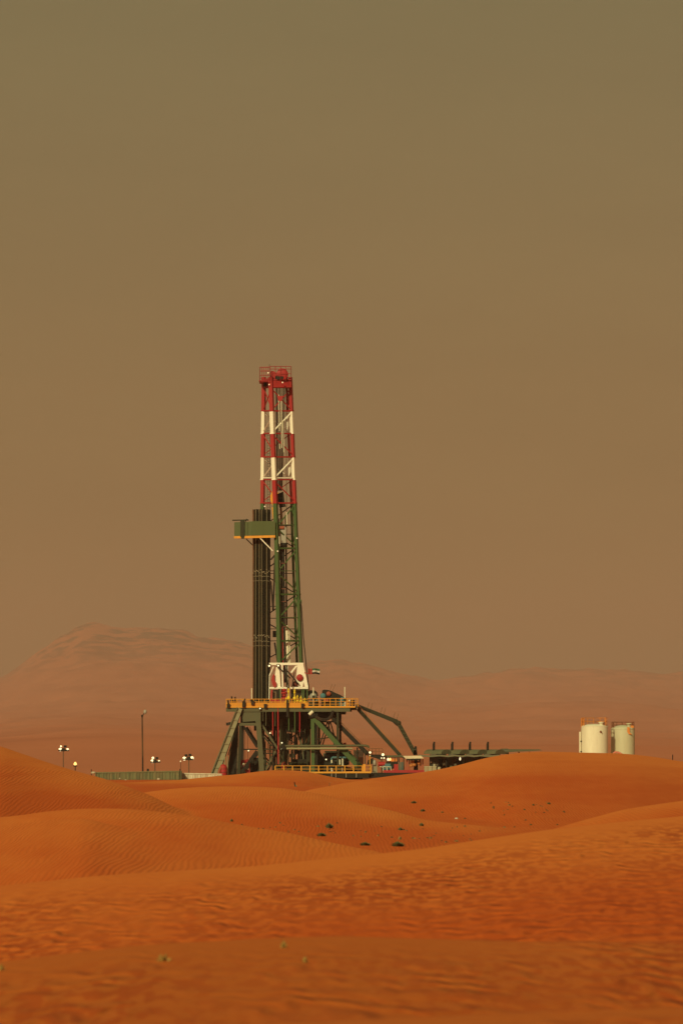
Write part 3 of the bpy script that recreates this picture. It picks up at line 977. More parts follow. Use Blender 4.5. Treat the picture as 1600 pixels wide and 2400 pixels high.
floor_z = W(600, 1650, 0).z
proto = pipe_stand(PIPE)
protoR = pipe_stand(RUST)
protoP = pipe_stand(paint('worn_pipe', (.16, .14, .09), rough=.4, metal=.3, dirt=.2))
first = {id(p): True for p in (proto, protoR, protoP)}
for row in range(3):
    for i in range(14):
        px = 593.2 + i * 2.86
        src = proto
        if i == 0: src = protoR
        elif row == 0 and i in (2, 5, 7, 11): src = protoP
        if first[id(src)]:
            o = src; first[id(src)] = False
        else:
            o = copy_tree(src)
        p = W(px + row * 0.9, 1650, -1.3 + row * 0.75)
        o.location = (p.x, p.y, floor_z + random.uniform(0, .10))
        for j, ch in enumerate(sorted(o.children, key=lambda c_: c_.data.vertices[0].co.z)):
            ch.location.z = random.uniform(-.26, .30) if j in (2, 5) else random.uniform(-.04, .04)
        o.rotation_euler = (random.uniform(-.001, .0015), random.uniform(-.0016, -.0004), random.uniform(0, 3))
        g = 'stands of drill pipe racked beside the mast'
        if src is protoR: tag(o, 'rusty brown drill pipe at the outer left edge of the racked bundle', 'drill pipe', 'rusty drill pipes at the edge of the rack')
        elif src is protoP: tag(o, 'shinier worn drill pipe standing in the front of the dark racked bundle', 'drill pipe', 'worn shiny pipes in the rack')
        else: tag(o, 'dark drill pipe standing upright in the rack left of the mast', 'drill pipe', g)
# ------------------------------------------------------------------ substructure and rig floor
FY, BY = -6.0, 6.0
sub = thing('rig_substructure', 'olive steel substructure carrying the orange railed rig floor under the mast', 'rig substructure', W(690, 1823, 0))


def part(name, mat, parent, fn):
    mb = MB(); fn(mb)
    return mb.build(name, mat, parent)


def B(name, mat, parent, p, q, w, h=None, up=(0, -1, 0), **k):
    mb = MB(); mb.bar(p, q, w, h, up=up, **k)
    return mb.build(name, mat, parent)


# floor deck and its edge beams
part('floor_deck', OLIVED, sub, lambda m: (m.box(W(684, 1661, 0), (18.9, 11.6, 0.30))))
B('edge_beam', OLIVE, sub, W(530, 1664, FY), W(820, 1664, FY), .26, .50, up=(0, 0, 1))
B('edge_beam', OLIVE, sub, W(530, 1664, BY), W(824, 1664, BY), .26, .50, up=(0, 0, 1))
B('floor_beam', STEEL, sub, W(585, 1676, -3), W(800, 1676, -3), .4, 1.1, up=(0, 0, 1))
B('floor_beam', STEEL, sub, W(585, 1676, 3), W(800, 1676, 3), .4, 1.1, up=(0, 0, 1))
for px in np.arange(560, 810, 22.0):
    B('joist', OLIVED, sub, W(px, 1668, FY + .3), W(px, 1668, BY - .3), .16, .35, up=(0, 0, 1))
# orange edge panels on the left half of the floor edge
for i, (a, b) in enumerate(((530.5, 574.5), (575, 627), (627.5, 671.5), (674, 722))):
    part('edge_panel', paint('panel_orange', (.62, .26, .022), dirt=.14), sub, lambda m: m.prism([W(a, 1646.5, FY - .2), W(b, 1646.2, FY - .2), W(b, 1657.5, FY - .2), W(a, 1658, FY - .2)], .06))
B('toe_plate', ORANGE, sub, W(530, 1657, FY - .26), W(832, 1656.6, FY - .26), .07, .22, up=(0, 0, 1))


def railing(parent, x0, x1, d0, d1, y0, y1, step, mat, r=.04, mids=(.5,), name='railing', thick=None):
    """Handrail with mid rails; each post is a piece of its own."""
    mb = MB()
    for t in (0,) + tuple(mids):
        a = y0 + (y1 - y0) * t
        mb.tube([W(x0, a, d0), W(x1, a, d1)], r if t == 0 else r * .8, 5)
    o = mb.build(name, mat, parent)
    n = max(1, round(abs(x1 - x0) / step)) if abs(x1 - x0) > 4 else max(1, round(abs(d1 - d0) / 2))
    for i in range(n + 1):
        t = i / n
        p = MB(); p.tube([W(x0 + (x1 - x0) * t, y0, d0 + (d1 - d0) * t), W(x0 + (x1 - x0) * t, y1, d0 + (d1 - d0) * t)], thick or r * 1.1, 6)
        p.build('rail_post', mat, o)
    return o


railing(sub, 530.5, 722, FY - .15, FY - .15, 1638.5, 1657, 13, ORANGE, .05, (.3, .6))
railing(sub, 722, 838, FY - .15, FY - .15, 1637, 1656, 13, ORANGE, .05, (.38, .7))
railing(sub, 530.5, 838, BY, BY, 1640, 1657, 24, ORANGE, .04, (.5,))
railing(sub, 530.5, 530.5, FY, BY, 1640, 1657, 13, ORANGE, .045, (.3, .6))
railing(sub, 838, 838, FY, BY, 1640, 1656, 13, ORANGE, .045, (.5,))
for px in (531.5, 541, 548, 553):
    part('bracket', STEEL, sub, lambda m: m.prism([W(px, 1660, FY), W(px + 5, 1660, FY), W(px + 1.5, 1667, FY), W(px, 1667, FY)], .3))

# left box: girder, legs, braces (front plane, and again on the back plane)
for dy, dpx in ((FY, 0), (BY, 6)):
    part('girder', OLIVE, sub, lambda m: m.prism([W(567 + dpx, 1664, dy), W(611 + dpx, 1664, dy), W(611 + dpx, 1696, dy), W(600 + dpx, 1696, dy), W(598 + dpx, 1690, dy), W(569 + dpx, 1692, dy)], .5))
    B('leg', OLIVE, sub, W(605.5 + dpx, 1692, dy - .02), W(614.5 + dpx * 1.2, 1823, dy - .02), .72, .6)
    B('leg', STEEL if dy > 0 else OLIVED, sub, W(563.5 + dpx, 1701, dy), W(560 + dpx, 1826, dy), .38, .5)
    B('spreader', OLIVE, sub, W(548 + dpx, 1697.5, dy - .1), W(600 + dpx, 1697.5, dy - .1), .30, .42, up=(0, 0, 1))
    B('brace', STEEL, sub, W(572 + dpx, 1704, dy + .2), W(603 + dpx, 1752, dy + .2), .34)
    B('brace', STEEL, sub, W(602 + dpx, 1760, dy + .2), W(563 + dpx, 1814, dy + .2), .42)
    B('brace', STEEL, sub, W(566 + dpx, 1756.3, dy + .15), W(604 + dpx, 1756.3, dy + .15), .18)
    B('brace', OLIVED, sub, W(614 + dpx, 1722, dy + .3), W(637 + dpx, 1748, dy + .3), .22)
    B('brace', OLIVE, sub, W(614 + dpx, 1699, dy + .5), W(650 + dpx, 1754, dy + .5), .28)
    B('brace', OLIVED, sub, W(613 + dpx, 1772, dy + .3), W(634 + dpx, 1794, dy + .3), .20)
    B('brace', OLIVE, sub, W(645 + dpx, 1760, dy + .4), W(617 + dpx, 1815, dy + .4), .28)
    B('brace', OLIVED, sub, W(612 + dpx, 1756, dy + .35), W(657 + dpx, 1756, dy + .35), .16)
    B('brace', STEEL, sub, W(614 + dpx, 1766, dy + .35), W(650 + dpx, 1766, dy + .35), .14)
    B('post', STEEL, sub, W(638.5 + dpx, 1740, dy + .2), W(638.5 + dpx, 1823, dy + .2), .16)
    # right box
    B('leg', GREEN if dy < 0 else OLIVED, sub, W(732 + dpx, 1668, dy), W(733.5 + dpx, 1823, dy), .52, .5)
    B('raising_strut', GREEN, sub, W(735 + dpx, 1683, dy - .1), W(838 + dpx, 1796, dy - .1), .66, .6)
    B('leg', STEEL, sub, W(741.5 + dpx, 1690, dy + .3), W(741.5 + dpx, 1823, dy + .3), .34, .4)
    B('leg', OLIVED, sub, W(791 + dpx, 1668, dy + .3), W(791.5 + dpx, 1823, dy + .3), .34, .4)
    B('brace', STEEL, sub, W(750 + dpx, 1691.5, dy + .4), W(790 + dpx, 1691.5, dy + .4), .20)
    B('brace', STEEL, sub, W(767 + dpx, 1692, dy + .4), W(749 + dpx, 1748, dy + .4), .18)
    B('brace', STEEL, sub, W(768 + dpx, 1692, dy + .4), W(784 + dpx, 1748, dy + .4), .18)
    B('brace', OLIVED, sub, W(737 + dpx, 1733, dy + .3), W(772 + dpx, 1728, dy + .3), .10)
    B('base_beam', OLIVED, sub, W(545, 1821, dy), W(850, 1821, dy), .5, .7, up=(0, 0, 1))
# wide lattice leg on the left
part('lattice_leg', STEEL, sub, lambda m: (m.prism([W(549, 1700, -4.6), W(557, 1700, -4.6), W(555, 1822, -4.6), W(531, 1822, -4.6)], .35)))
B('lattice_chord', OLIVE, sub, W(549.5, 1700, -4.8), W(531.5, 1822, -4.8), .17)
B('lattice_chord', OLIVE, sub, W(558, 1700, -4.8), W(556.5, 1822, -4.8), .12)
for i in range(7):
    t0, t1 = i / 7, (i + 1) / 7
    B('lattice_bar', STEEL, sub, W(549.5 - 18 * t0, 1700 + 122 * t0, -4.85), W(558 - 1.5 * t1, 1700 + 122 * t1, -4.85), .08)
for px in (576, 589):
    part('guy_wire', STEEL, sub, lambda m: m.tube([W(px - 4, 1703, FY + .1), W(px + 12 if px > 580 else 599, 1745, FY + .1)], .035, 5))
for px in (571, 574, 580):
    part('hanging_line', STEEL, sub, lambda m: m.tube([W(px, 1701, FY), W(px + 1, 1800, FY)], .03, 5))
part('light_bracket', STEEL, sub, lambda m: (m.box(W(533, 1697, FY), (.35, .3, .42)), m.box(W(539, 1696, FY), (.35, .3, .42)), m.bar(W(531, 1694.5, FY), W(550, 1694.5, FY), .10)))

# deep dark girders hanging under the floor middle and right, with a stepped end
part('floor_girder', STEEL, sub, lambda m: (m.box(W(668, 1684, 1.5), (6.6, 5.0, 2.2)),))
part('floor_girder', STEEL, sub, lambda m: (m.box(W(700, 1686, 3.5), (4.2, 3.0, 2.4)),))
part('floor_girder', STEEL, sub, lambda m: m.prism([W(727, 1668, -4), W(796, 1668, -4), W(796, 1688, -4), W(786, 1694, -4), W(776, 1683, -4), W(746, 1684, -4), W(742, 1694, -4), W(727, 1684, -4)], 7))
part('floor_girder', STEEL, sub, lambda m: m.prism([W(794, 1664, -5.5), W(812, 1664, -5.5), W(810, 1673, -5.5), W(794, 1673, -5.5)], 9))
part('floor_girder', STEEL, sub, lambda m: m.prism([W(810.5, 1660, -5.5), W(825, 1660, -5.5), W(824, 1664, -5.5), W(810.5, 1664, -5.5)], 9))
part('floor_girder', STEEL, sub, lambda m: m.box(W(655, 1687, 4.6), (7.5, 1.5, 3.2)))
part('floor_girder', STEEL, sub, lambda m: m.box(W(703, 1688, 0.8), (4.6, 1.6, 2.6)))
part('floor_girder', STEEL, sub, lambda m: m.box(W(590, 1680, 3.0), (3.2, 4.0, 1.8)))
# central columns below the rotary: stack of conductor pipes
for px, r, dy, m_ in ((659, .27, -1.2, OLIVE), (664.5, .25, -.6, OLIVED), (669.5, .20, 0, OLIVE), (650, .22, 2.5, OLIVED), (643, .18, 3.4, STEEL), (717, .32, 1.5, STEEL), (724, .22, .5, OLIVED), (711.5, .18, 2.4, OLIVED), (705, .14, 3, STEEL)):
    part('column', m_, sub, lambda m: m.tube([W(px, 1668, dy), W(px, 1823, dy)], r, 10))
for px, y1, m_, r in ((639, 1722, RED, .09), (651.5, 1791, RED, .10), (702, 1716, RED, .08), (676.5, 1712, GREEN, .09), (690.5, 1714, GREEN, .09), (623, 1701, OLIVE, .06), (644.5, 1702, OLIVE, .06), (616, 1690, OLIVE, .05)):
    part('hose_line', m_, sub, lambda m: m.tube([W(px, 1658, FY - .05), W(px + .5, (1658 + y1) / 2, FY - .05), W(px + .3, y1, FY - .05)], r, 6))
B('hanging_beam', STEEL, sub, W(673.5, 1640, FY - .45), W(673.5, 1680, FY - .45), .30, .22)
for p, q, w, m_ in (((668, 1714), (714, 1714), .16, GREY), ((695, 1712), (712, 1760), .30, OLIVE), ((690, 1722), (671, 1742), .14, STEEL), ((681, 1734), (698, 1750), .14, STEEL), ((679, 1706), (690, 1690), .2, STEEL),
                    ((676, 1712), (676, 1790), .16, OLIVE), ((692, 1714), (692, 1745), .14, OLIVED), ((683, 1758), (684, 1800), .2, STEEL), ((692, 1758), (688, 1796), .16, STEEL), ((700, 1758), (700, 1800), .34, STEEL), ((709, 1758), (713, 1800), .22, OLIVE), ((673, 1758), (671, 1800), .26, OLIVE)):
    B('brace', m_, sub, W(*p, 0.5), W(*q, 0.5), w)
rq = random.Random(21)
for i in range(34):
    x = rq.uniform(614, 730); y0 = rq.uniform(1690, 1770); y1 = y0 + rq.uniform(18, 60)
    d = rq.uniform(-3.5, 5)
    tilt = rq.choice((0, 0, 0, 1)) * rq.uniform(-22, 22)
    m_ = rq.choice((STEEL, STEEL, OLIVED, OLIVED, OLIVE, RUST))
    part('service_pipe', m_, sub, lambda m: m.tube([W(x, y0, d), W(x + tilt, min(y1, 1820), d)], rq.uniform(.05, .15), 6))
for i in range(16):
    x = rq.uniform(616, 728); y = rq.uniform(1700, 1812); w = rq.uniform(.3, .9); d = rq.uniform(-3, 5)
    part('junction_box', rq.choice((STEEL, STEEL, OLIVED, OLIVE)), sub, lambda m: m.box(W(x, y, d), (w, .4, rq.uniform(.2, .9))))
for i in range(10):
    x = rq.uniform(735, 835); y = rq.uniform(1772, 1806); d = rq.uniform(-2, 4)
    part('junction_box', rq.choice((STEEL, OLIVED, OLIVE)), sub, lambda m: m.box(W(x, y, d), (rq.uniform(.4, 1.2), .5, rq.uniform(.3, 1.0))))
for pts in ([(735, 1671), (741, 1679), (750, 1684), (760, 1686), (770, 1683), (776, 1676), (779, 1666)], [(733, 1672), (740, 1682), (750, 1687.5), (760, 1689), (771, 1686), (778, 1678), (781, 1666)]):
    part('hose_loop', BLACK, sub, lambda m: m.tube([W(*p, FY - .6) for p in pts], .13, 6))
part('ram_end', CREAM, sub, lambda m: m.tube([W(724.5, 1675, FY - .5), W(733, 1667, FY - .5)], .24, 10))
part('ram_end', STEEL, sub, lambda m: m.tube([W(724, 1679, FY - .2), W(744, 1678, FY - .2)], .38, 10))
for px, py, dy in ((633, 1718, FY), (582.5, 1759.5, FY), (660.5, 1741, FY - .3), (660.5, 1755, FY - .3), (609.5, 1660.5, FY - .4), (764, 1780, FY - .4)):
    o = part('lamp', STEEL, sub, lambda m: m.box(W(px, py, dy - .02), (.30, .26, .34)))
    part('lens', glow('rig_lamp_glow', (1.0, .9, .6), 0.9), o, lambda m: m.lathe(W(px, py, dy - .19), [(.10, -.03), (.02, .04)], 10, 0, 'Y'))

# long double pipe crossing in front of the right box
pr = thing('flow_line', 'long olive double pipe running level across the foot of the rig on the right', 'pipe', W(740, 1823, -7))
part('upper_pipe', OLIVE, pr, lambda m: m.tube([W(663, 1748.5, -7), W(856, 1747.5, -7), W(862, 1749, -7), W(864, 1753, -7)], .17, 10))
part('lower_pipe', paint('pale_olive', (.26, .26, .15), dirt=.15), pr, lambda m: m.tube([W(671, 1754.6, -7.1), W(815, 1754.2, -7.1), W(826, 1755, -7.1)], .16, 10))
for px in (664, 720, 793, 837, 855):
    part('support_post', OLIVED, pr, lambda m: m.bar(W(px, 1757, -6.9), W(px, 1824, -6.9), .14))
part('clamp', STEEL, pr, lambda m: m.box(W(663.5, 1751, -7.1), (.5, .5, .7)))

# slide ramp on the left
rp = thing('pipe_ramp', 'steep olive grey pipe slide ramp leaning on the left end of the rig floor', 'pipe ramp', W(501, 1823, -6.5))
RAMPM = paint('ramp_steel', (.24, .23, .14), dirt=.2)
part('slide_plate', RAMPM, rp, lambda m: m.bar(W(561.5, 1660, -6.6), W(498.5, 1826, -7.6), .82, .14, w2=1.10))
part('side_beam', OLIVE, rp, lambda m: m.bar(W(556.5, 1658, -6.8), W(491, 1826, -7.8), .16, .36))
part('side_beam', OLIVED, rp, lambda m: m.bar(W(568, 1660, -6.3), W(507.5, 1828, -7.3), .22, .42))
for i in range(9):
    t = (i + .5) / 9
    a = W(556.5 - 65 * t, 1658 + 168 * t, -6.95 - t); b = W(567 - 59 * t, 1660 + 168 * t, -6.9 - t)
    part('cross_rib', RAMPM, rp, lambda m: m.bar(a, b, .05))
part('head_frame', STEEL, rp, lambda m: (m.box(W(571.5, 1650.5, FY - .4), (.45, .4, .85)), m.tube([W(572, 1644, FY - .4), W(574.5, 1637.5, FY - .4)], .1, 6)))
part('side_strut', OLIVED, rp, lambda m: m.bar(W(556, 1700, -6.4), W(535, 1770, -6.4), .12))

# stairs on the right: two flights
def stair(name, label, p, q, dy, w, steps, mat, railmat, lift=12):
    t = thing(name, label, 'stairs', W(q[0], 1823, dy))
    for k in (0, 1):
        d = dy + k * 1.0
        part('stringer', mat, t, lambda m: m.bar(W(*p, d), W(*q, d), .10, w, up=(0, 0, 1)))
        hr = part('handrail', railmat, t, lambda m: (m.tube([W(p[0], p[1] - lift, d), W(q[0], q[1] - lift, d)], .045, 5), m.tube([W(p[0], p[1] - lift * .55, d), W(q[0], q[1] - lift * .55, d)], .035, 5)))
        for i in range(6):
            s = i / 5
            x, y = p[0] + (q[0] - p[0]) * s, p[1] + (q[1] - p[1]) * s
            part('rail_post', railmat, hr, lambda m: m.tube([W(x, y - lift, d), W(x, y, d)], .04, 5))
    for i in range(steps):
        s = (i + .5) / steps
        c = W(p[0] + (q[0] - p[0]) * s, p[1] + (q[1] - p[1]) * s - 1, dy + .5)
        part('tread', mat, t, lambda m: m.box(c, (.30, .92, .05)))
    return t


stair('steel_stairs', 'dark steel stairs climbing to the rig floor just right of the green strut', (779, 1684), (862, 1768), -4.5, .62, 30, STEEL, paint('rail_brown', (.16, .085, .04)), 11)
stair('steel_stairs', 'longer olive stairs sloping from the rig floor corner to the cream shelter', (838, 1661), (938, 1771), -3.0, .52, 36, OLIVED, paint('rail_rust', (.46, .17, .04)), 10)

# folding cable arm at the right end
ca = thing('cable_tray_arm', 'dark olive two piece cable arm bent downwards off the right end of the rig floor', 'cable arm', W(974, 1770, -1))
part('upper_arm', OLIVED, ca, lambda m: m.bar(W(834, 1653, -1), W(931, 1692, -1), .42, .5, up=(0, 0, 1), w2=.42, h2=.62))
part('lower_arm', OLIVED, ca, lambda m: m.bar(W(933, 1695, -1.05), W(973, 1768, -1.05), .58, .5))
for i in range(7):
    s = i / 7
    part('lattice_bar', OLIVE, ca, lambda m: m.bar(W(930.5 + 40 * s, 1700 + 68 * s, -1.36), W(940.5 + 40 * s, 1700 + 66 * s, -1.36), .07))
part('elbow', OLIVED, ca, lambda m: m.lathe(W(934, 1694.5, -1.4), [(.1, 0), (.36, .02), (.36, .66), (.1, .68)], 16, 0, 'Y'))
part('end_box', STEEL, ca, lambda m: m.prism([W(971, 1749, -1.3), W(976, 1749, -1.3), W(977.5, 1770, -1.3), W(968, 1770, -1.3)], .6))
part('hinge_plate', STEEL, ca, lambda m: m.bar(W(921, 1692, -1.3), W(931, 1701, -1.3), .2))
part('walkway', STEEL, ca, lambda m: m.bar(W(838, 1657, -1.4), W(866, 1667, -1.4), .10, .34, up=(0, 0, 1)))
for x, y, c_ in ((860, 1661, 0), (868, 1663, 0), (891, 1672, 0), (899, 1674, 0), (921, 1684, 0), (929, 1687, 0)):
    part('roller_rod', paint('rail_brown', ()), ca, lambda m: m.tube([W(x, y, -1), W(x + 4.5, y - 15, -1)], .035, 5))

# ------------------------------------------------------------------ machines on the rig floor
DK = -3.5
dw = thing('drawworks', 'dark hooded drawworks sloping down behind the teal motor at the right of the rig floor', 'drawworks', W(778, 1657, 0))
part('hood', STEEL, dw, lambda m: m.prism([W(753.5, 1633, -2), W(755, 1618, -2), W(760, 1616.2, -2), W(768, 1617, -2), W(776, 1619, -2), W(786, 1624, -2), W(798, 1629, -2), W(806, 1634, -2), W(808, 1638, -2), W(770, 1640, -2)], 3))
part('base_skid', OLIVED, dw, lambda m: m.box(W(780, 1648, -.5), (3.4, 3, 1.0)))
part('motor', TEAL, dw, lambda m: m.lathe(W(756.5, 1631, -2.6), [(.1, -.2), (.40, -.2), (.42, .5), (.1, .5)], 16, 0, 'Y'))
part('motor', TEAL, dw, lambda m: (m.lathe(W(802, 1640.5, -2.9), [(.1, -.3), (.40, -.25), (.42, .7), (.1, .7)], 18, 0, 'Y'), m.box(W(801, 1649, -2.7), (.75, .6, .8))))
part('brake', paint('cover_red', ()), dw, lambda m: m.box(W(764, 1640.5, -2.5), (.8, .5, .45)))
part('brake', paint('cover_red', ()), dw, lambda m: m.lathe(W(770, 1626, -2.15), [(.05, -.1), (.35, -.08), (.35, .1)], 14, 0, 'Y'))
for x in (771, 778):
    part('whip_antenna', paint('rail_brown', ()), dw, lambda m: m.tube([W(x, 1622, -1.5), W(x + 7.5, 1603.5, -1.5)], .03, 5))
wn = thing('air_winch', 'grey white hoist machine under a black rounded hood beside the white base frame', 'winch', W(737, 1657, -3))
part('hood', BLACK, wn, lambda m: m.prism([W(722, 1630, -2.4), W(722.5, 1619, -2.4), W(730, 1617.5, -2.4), W(739, 1618.5, -2.4), W(744, 1623, -2.4), W(745.5, 1631, -2.4)], 1.4))
part('drum', GREY, wn, lambda m: m.lathe(W(734, 1633, -3.4), [(.1, -.2), (.56, -.2), (.40, -.1), (.40, .6), (.56, .7), (.1, .7)], 18, 0, 'Y'))
part('housing', paint('pale_machine', (.50, .48, .38), dirt=.3), wn, lambda m: m.prism([W(730, 1626, -3.5), W(740, 1626.5, -3.5), W(745, 1636, -3.5), W(745.5, 1645, -3.5), W(738, 1642, -3.5), W(730, 1640, -3.5)], .5))
part('base', OLIVED, wn, lambda m: m.box(W(736, 1650, -3), (1.5, 1.4, .9)))
cabin = thing('driller_cabin', 'black windowed driller cabin under the white base frame of the mast', 'cabin', W(692, 1657, 0))
part('body', paint('cabin_dark', (.03, .03, .026)), cabin, lambda m: m.prism([W(681, 1615, -2.2), W(722, 1615, -2.2), W(722, 1655, -2.2), W(681, 1655, -2.2)], 3.0))
for a, b in ((683, 688.5), (694, 702), (711, 718)):
    part('window', GLASSD, cabin, lambda m: m.prism([W(a, 1618, -2.3), W(b, 1618, -2.3), W(b, 1634, -2.3), W(a, 1634, -2.3)], .05))
dog = thing('tool_locker', 'black steel locker standing on the rig floor left of the red machine', 'locker', W(646, 1657, -1))
part('body', STEEL, dog, lambda m: m.box(W(646.5, 1636, -2.6), (.95, 1.2, 2.4)))
part('door', paint('door_dark', (.06, .06, .045)), dog, lambda m: m.box(W(644, 1636, -3.24), (.5, .05, 1.9)))
rw = thing('iron_roughneck', 'red pipe handling machine of stacked valves on the rig floor beside the yellow valves', 'pipe wrench', W(666, 1657, -4))
part('column', RED, rw, lambda m: m.tube([W(666, 1614, -4.4), W(667, 1655, -4.4)], .14, 8))
for py, r in ((1617, .32), (1624, .42), (1630, .30), (1637, .46)):
    part('jaw', RED, rw, lambda m: m.lathe(W(666, py, -4.4), [(.1, -.2), (r, -.16), (r, .14), (.1, .2)], 14))
part('base', paint('cover_red', ()), rw, lambda m: m.box(W(666, 1648, -4.4), (1.5, 1, .9)))
part('arm', RED, rw, lambda m: m.bar(W(637, 1617, -4), W(635, 1640, -4), .26))
part('arm', RED, rw, lambda m: m.bar(W(633, 1641, -4), W(662, 1645, -4), .4))


def valve(px, py0, label):
    t = thing('valve_stack', label, 'valve', W(px, 1657, -5))
    h = 1652 - py0
    part('body', YELLOW, t, lambda m: m.lathe(W(px, 1654, -5), [(.05, 0), (.24, .02), (.24, .15), (.09, .2), (.09, h / 16 * .32), (.22, h / 16 * .36), (.24, h / 16 * .43), (.22, h / 16 * .50), (.08, h / 16 * .55), (.08, h / 16 * .72), (.15, h / 16 * .75), (.15, h / 16 * .83), (.07, h / 16 * .87), (.07, h / 16)], 14))
    part('handwheel', YELLOW, t, lambda m: m.lathe(W(px, py0 + 6, -5), [(.05, -.03), (.20, -.03), (.20, .03), (.05, .03)], 16))
    return t


valve(676.3, 1611, 'taller left yellow valve stack on the rig floor in front of the black cabin')
valve(690.3, 1613, 'right yellow valve stack of the two tall ones in front of the black cabin')
valve(697, 1627, 'short yellow valve just right of the two tall yellow valve stacks')
valve(705, 1629, 'short yellow valve in front of the green columns, beside another short one')
valve(714, 1634, 'smallest yellow valve, rightmost on the rig floor by the green columns')
valve(670.5, 1633, 'small yellow valve squeezed between the red machine and the tall yellow stack')
# slim poles standing on the floor edge
for px, y0, y1, dy, m_, lab in ((590.3, 1613, 1641, -5.6, CREAM, 'pale pole standing by the left foot of the racked pipes'),
                               (808, 1610, 1638, -4, CREAM, 'pale pole near the right end of the rig floor'),
                               (734.5, 1611, 1632, -5, CREAM, 'thin pale pole beside the grey hoist machine'),
                               (543.5, 1632, 1643, -5.5, STEEL, 'dark stub with a knob at the far left of the rig floor'),
                               (551.5, 1633, 1645, -5.5, STEEL, 'dark stub standing between the left corner and the slide ramp head'),
                               (535, 1641, 1652, -6.4, STEEL, 'dark slanting stub on the left corner railing of the rig floor')):
    t = thing('floor_pole', lab, 'pole', W(px, y1, dy))
    part('shaft', m_, t, lambda m: m.tube([W(px - .3, y0, dy), W(px, 1656.5, dy)], .085 if m_ is CREAM else .11, 6))
    part('foot', m_ if m_ is STEEL else OLIVED, t, lambda m: m.box(W(px + .4, y1 + 2, dy), (.45, .35, .5)))
for px, py, lab in ((592, 1648, 'dark hand winch hanging on the orange railing below the racked pipes'), (622, 1655, 'black tool box fixed to the orange edge near the mast foot'), (709, 1654, 'black tool box on the floor edge left of the railing change')):
    t = thing('railing_box', lab, 'box', W(px, 1658, FY - .45))
    part('body', BLACK, t, lambda m: m.box(W(px, py, FY - .5), (.42, .3, .5)))
    part('lid', STEEL, t, lambda m: m.box(W(px, py - 4.6, FY - .5), (.48, .36, .07)))
ob = thing('control_box', 'small dark control panel with a pale lamp in the right corner of the rig floor', 'control panel', W(824, 1656, -5))
part('cabinet', STEEL, ob, lambda m: m.box(W(826, 1648, -5), (.6, .5, .95)))
part('lamp', CREAM, ob, lambda m: m.lathe(W(819, 1642, -5.2), [(.02, -.14), (.15, 0), (.02, .14)], 10))
part('stand', ORANGE, ob, lambda m: m.bar(W(815, 1656, -5), W(817, 1642, -5), .3))

# flag on its short pole
fl = thing('flag', 'small flag, red at the hoist, green, white and black stripes, right of the mast', 'flag', W(714, 1578, -3.4))
part('pole', RED, fl, lambda m: (m.bar(W(713.5, 1576.5, -3.4), W(723.5, 1579.5, -3.4), .11), m.tube([W(723, 1581, -3.4), W(722.3, 1565, -3.4)], .05, 6)))
def flag_cloth(name, mat, u0, u1, v0, v1):
    mb = MB(); n = 10; vs = []
    for s in (0, .02):
        for i in range(n + 1):
            u = u0 + (u1 - u0) * i / n
            for v in (v0, v1):
                px = 722.5 + 26.5 * u
                py = 1566.5 + 1.0 * u + 13.0 * v + .8 * math.sin(u * 7 + .5)
                p = W(px, py, -3.4 + .16 * math.sin(u * 9) + s); vs.append(p)
    m = 2 * (n + 1)
    fs = []
    for i in range(n):
        a = 2 * i
        fs += [(a, a + 2, a + 3, a + 1), (m + a, m + a + 1, m + a + 3, m + a + 2), (a, m + a, m + a + 2, a + 2), (a + 1, a + 3, m + a + 3, m + a + 1)]
    fs += [(0, 1, m + 1, m), (m - 2, 2 * m - 2, 2 * m - 1, m - 1)]
    mb.add(vs, fs)
    mb.build(name, mat, fl)
flag_cloth('red_band', paint('flag_red', (.30, .02, .02)), 0, .34, 0, 1)
flag_cloth('green_stripe', paint('flag_green', (.02, .12, .06)), .34, 1, 0, .34)
flag_cloth('white_stripe', paint('flag_white', (.52, .52, .48)), .34, 1, .34, .67)
flag_cloth('black_stripe', BLACK, .34, 1, .67, 1)

# ------------------------------------------------------------------ lower deck with yellow railing, engines and skids
ld = thing('lower_deck', 'low dark steel deck with a yellow railing in front of the rig foot', 'deck', W(757, 1823, -8.5))
DECKY = paint('deck_yellow', (.62, .31, .035), dirt=.2)
part('deck_plate', STEEL, ld, lambda m: m.box(W(762, 1817, -7.0), (12.6, 3.0, .8)))
part('edge_strip', DECKY, ld, lambda m: m.bar(W(645, 1811, -8.6), W(869, 1810, -8.6), .08, .24, up=(0, 0, 1)))
railing(ld, 645, 869, -8.55, -8.55, 1795, 1810, 20.4, DECKY, .055, (.5,), thick=.10)
for px in (777, 787, 811, 835):
    part('drain_pipe', GREY, ld, lambda m: m.tube([W(px, 1812, -8.75), W(px, 1822, -8.75)], .05, 6))
part('gate_panel', ORANGE, ld, lambda m: m.prism([W(850, 1791, -8.6), W(856, 1791, -8.6), W(856, 1809, -8.6), W(850, 1809, -8.6)], .1))
pe = thing('pump_engine', 'large black pump unit with a flat top under the double pipe, teal tube in front', 'pump', W(791, 1812, -3))
part('body', STEEL, pe, lambda m: m.prism([W(760, 1790, -4), W(759, 1768, -4), W(766, 1763, -4), W(818, 1762, -4), W(818, 1792, -4), W(760, 1812, -4)], 2.5))
part('flat_top', OLIVED, pe, lambda m: m.box(W(791.5, 1762, -3.2), (3.8, 3.2, .28)))
part('teal_tube', TEAL, pe, lambda m: m.tube([W(776.5, 1790, -5.6), W(777, 1777, -5.6), W(779, 1775, -5.6), W(808, 1775.2, -5.6), W(810, 1777, -5.6)], .13, 8))
part('panel', paint('panel_teal', (.05, .09, .085)), pe, lambda m: m.prism([W(781, 1777, -5.0), W(807, 1777, -5.0), W(807, 1784, -5.0), W(781, 1784, -5.0)], .4))
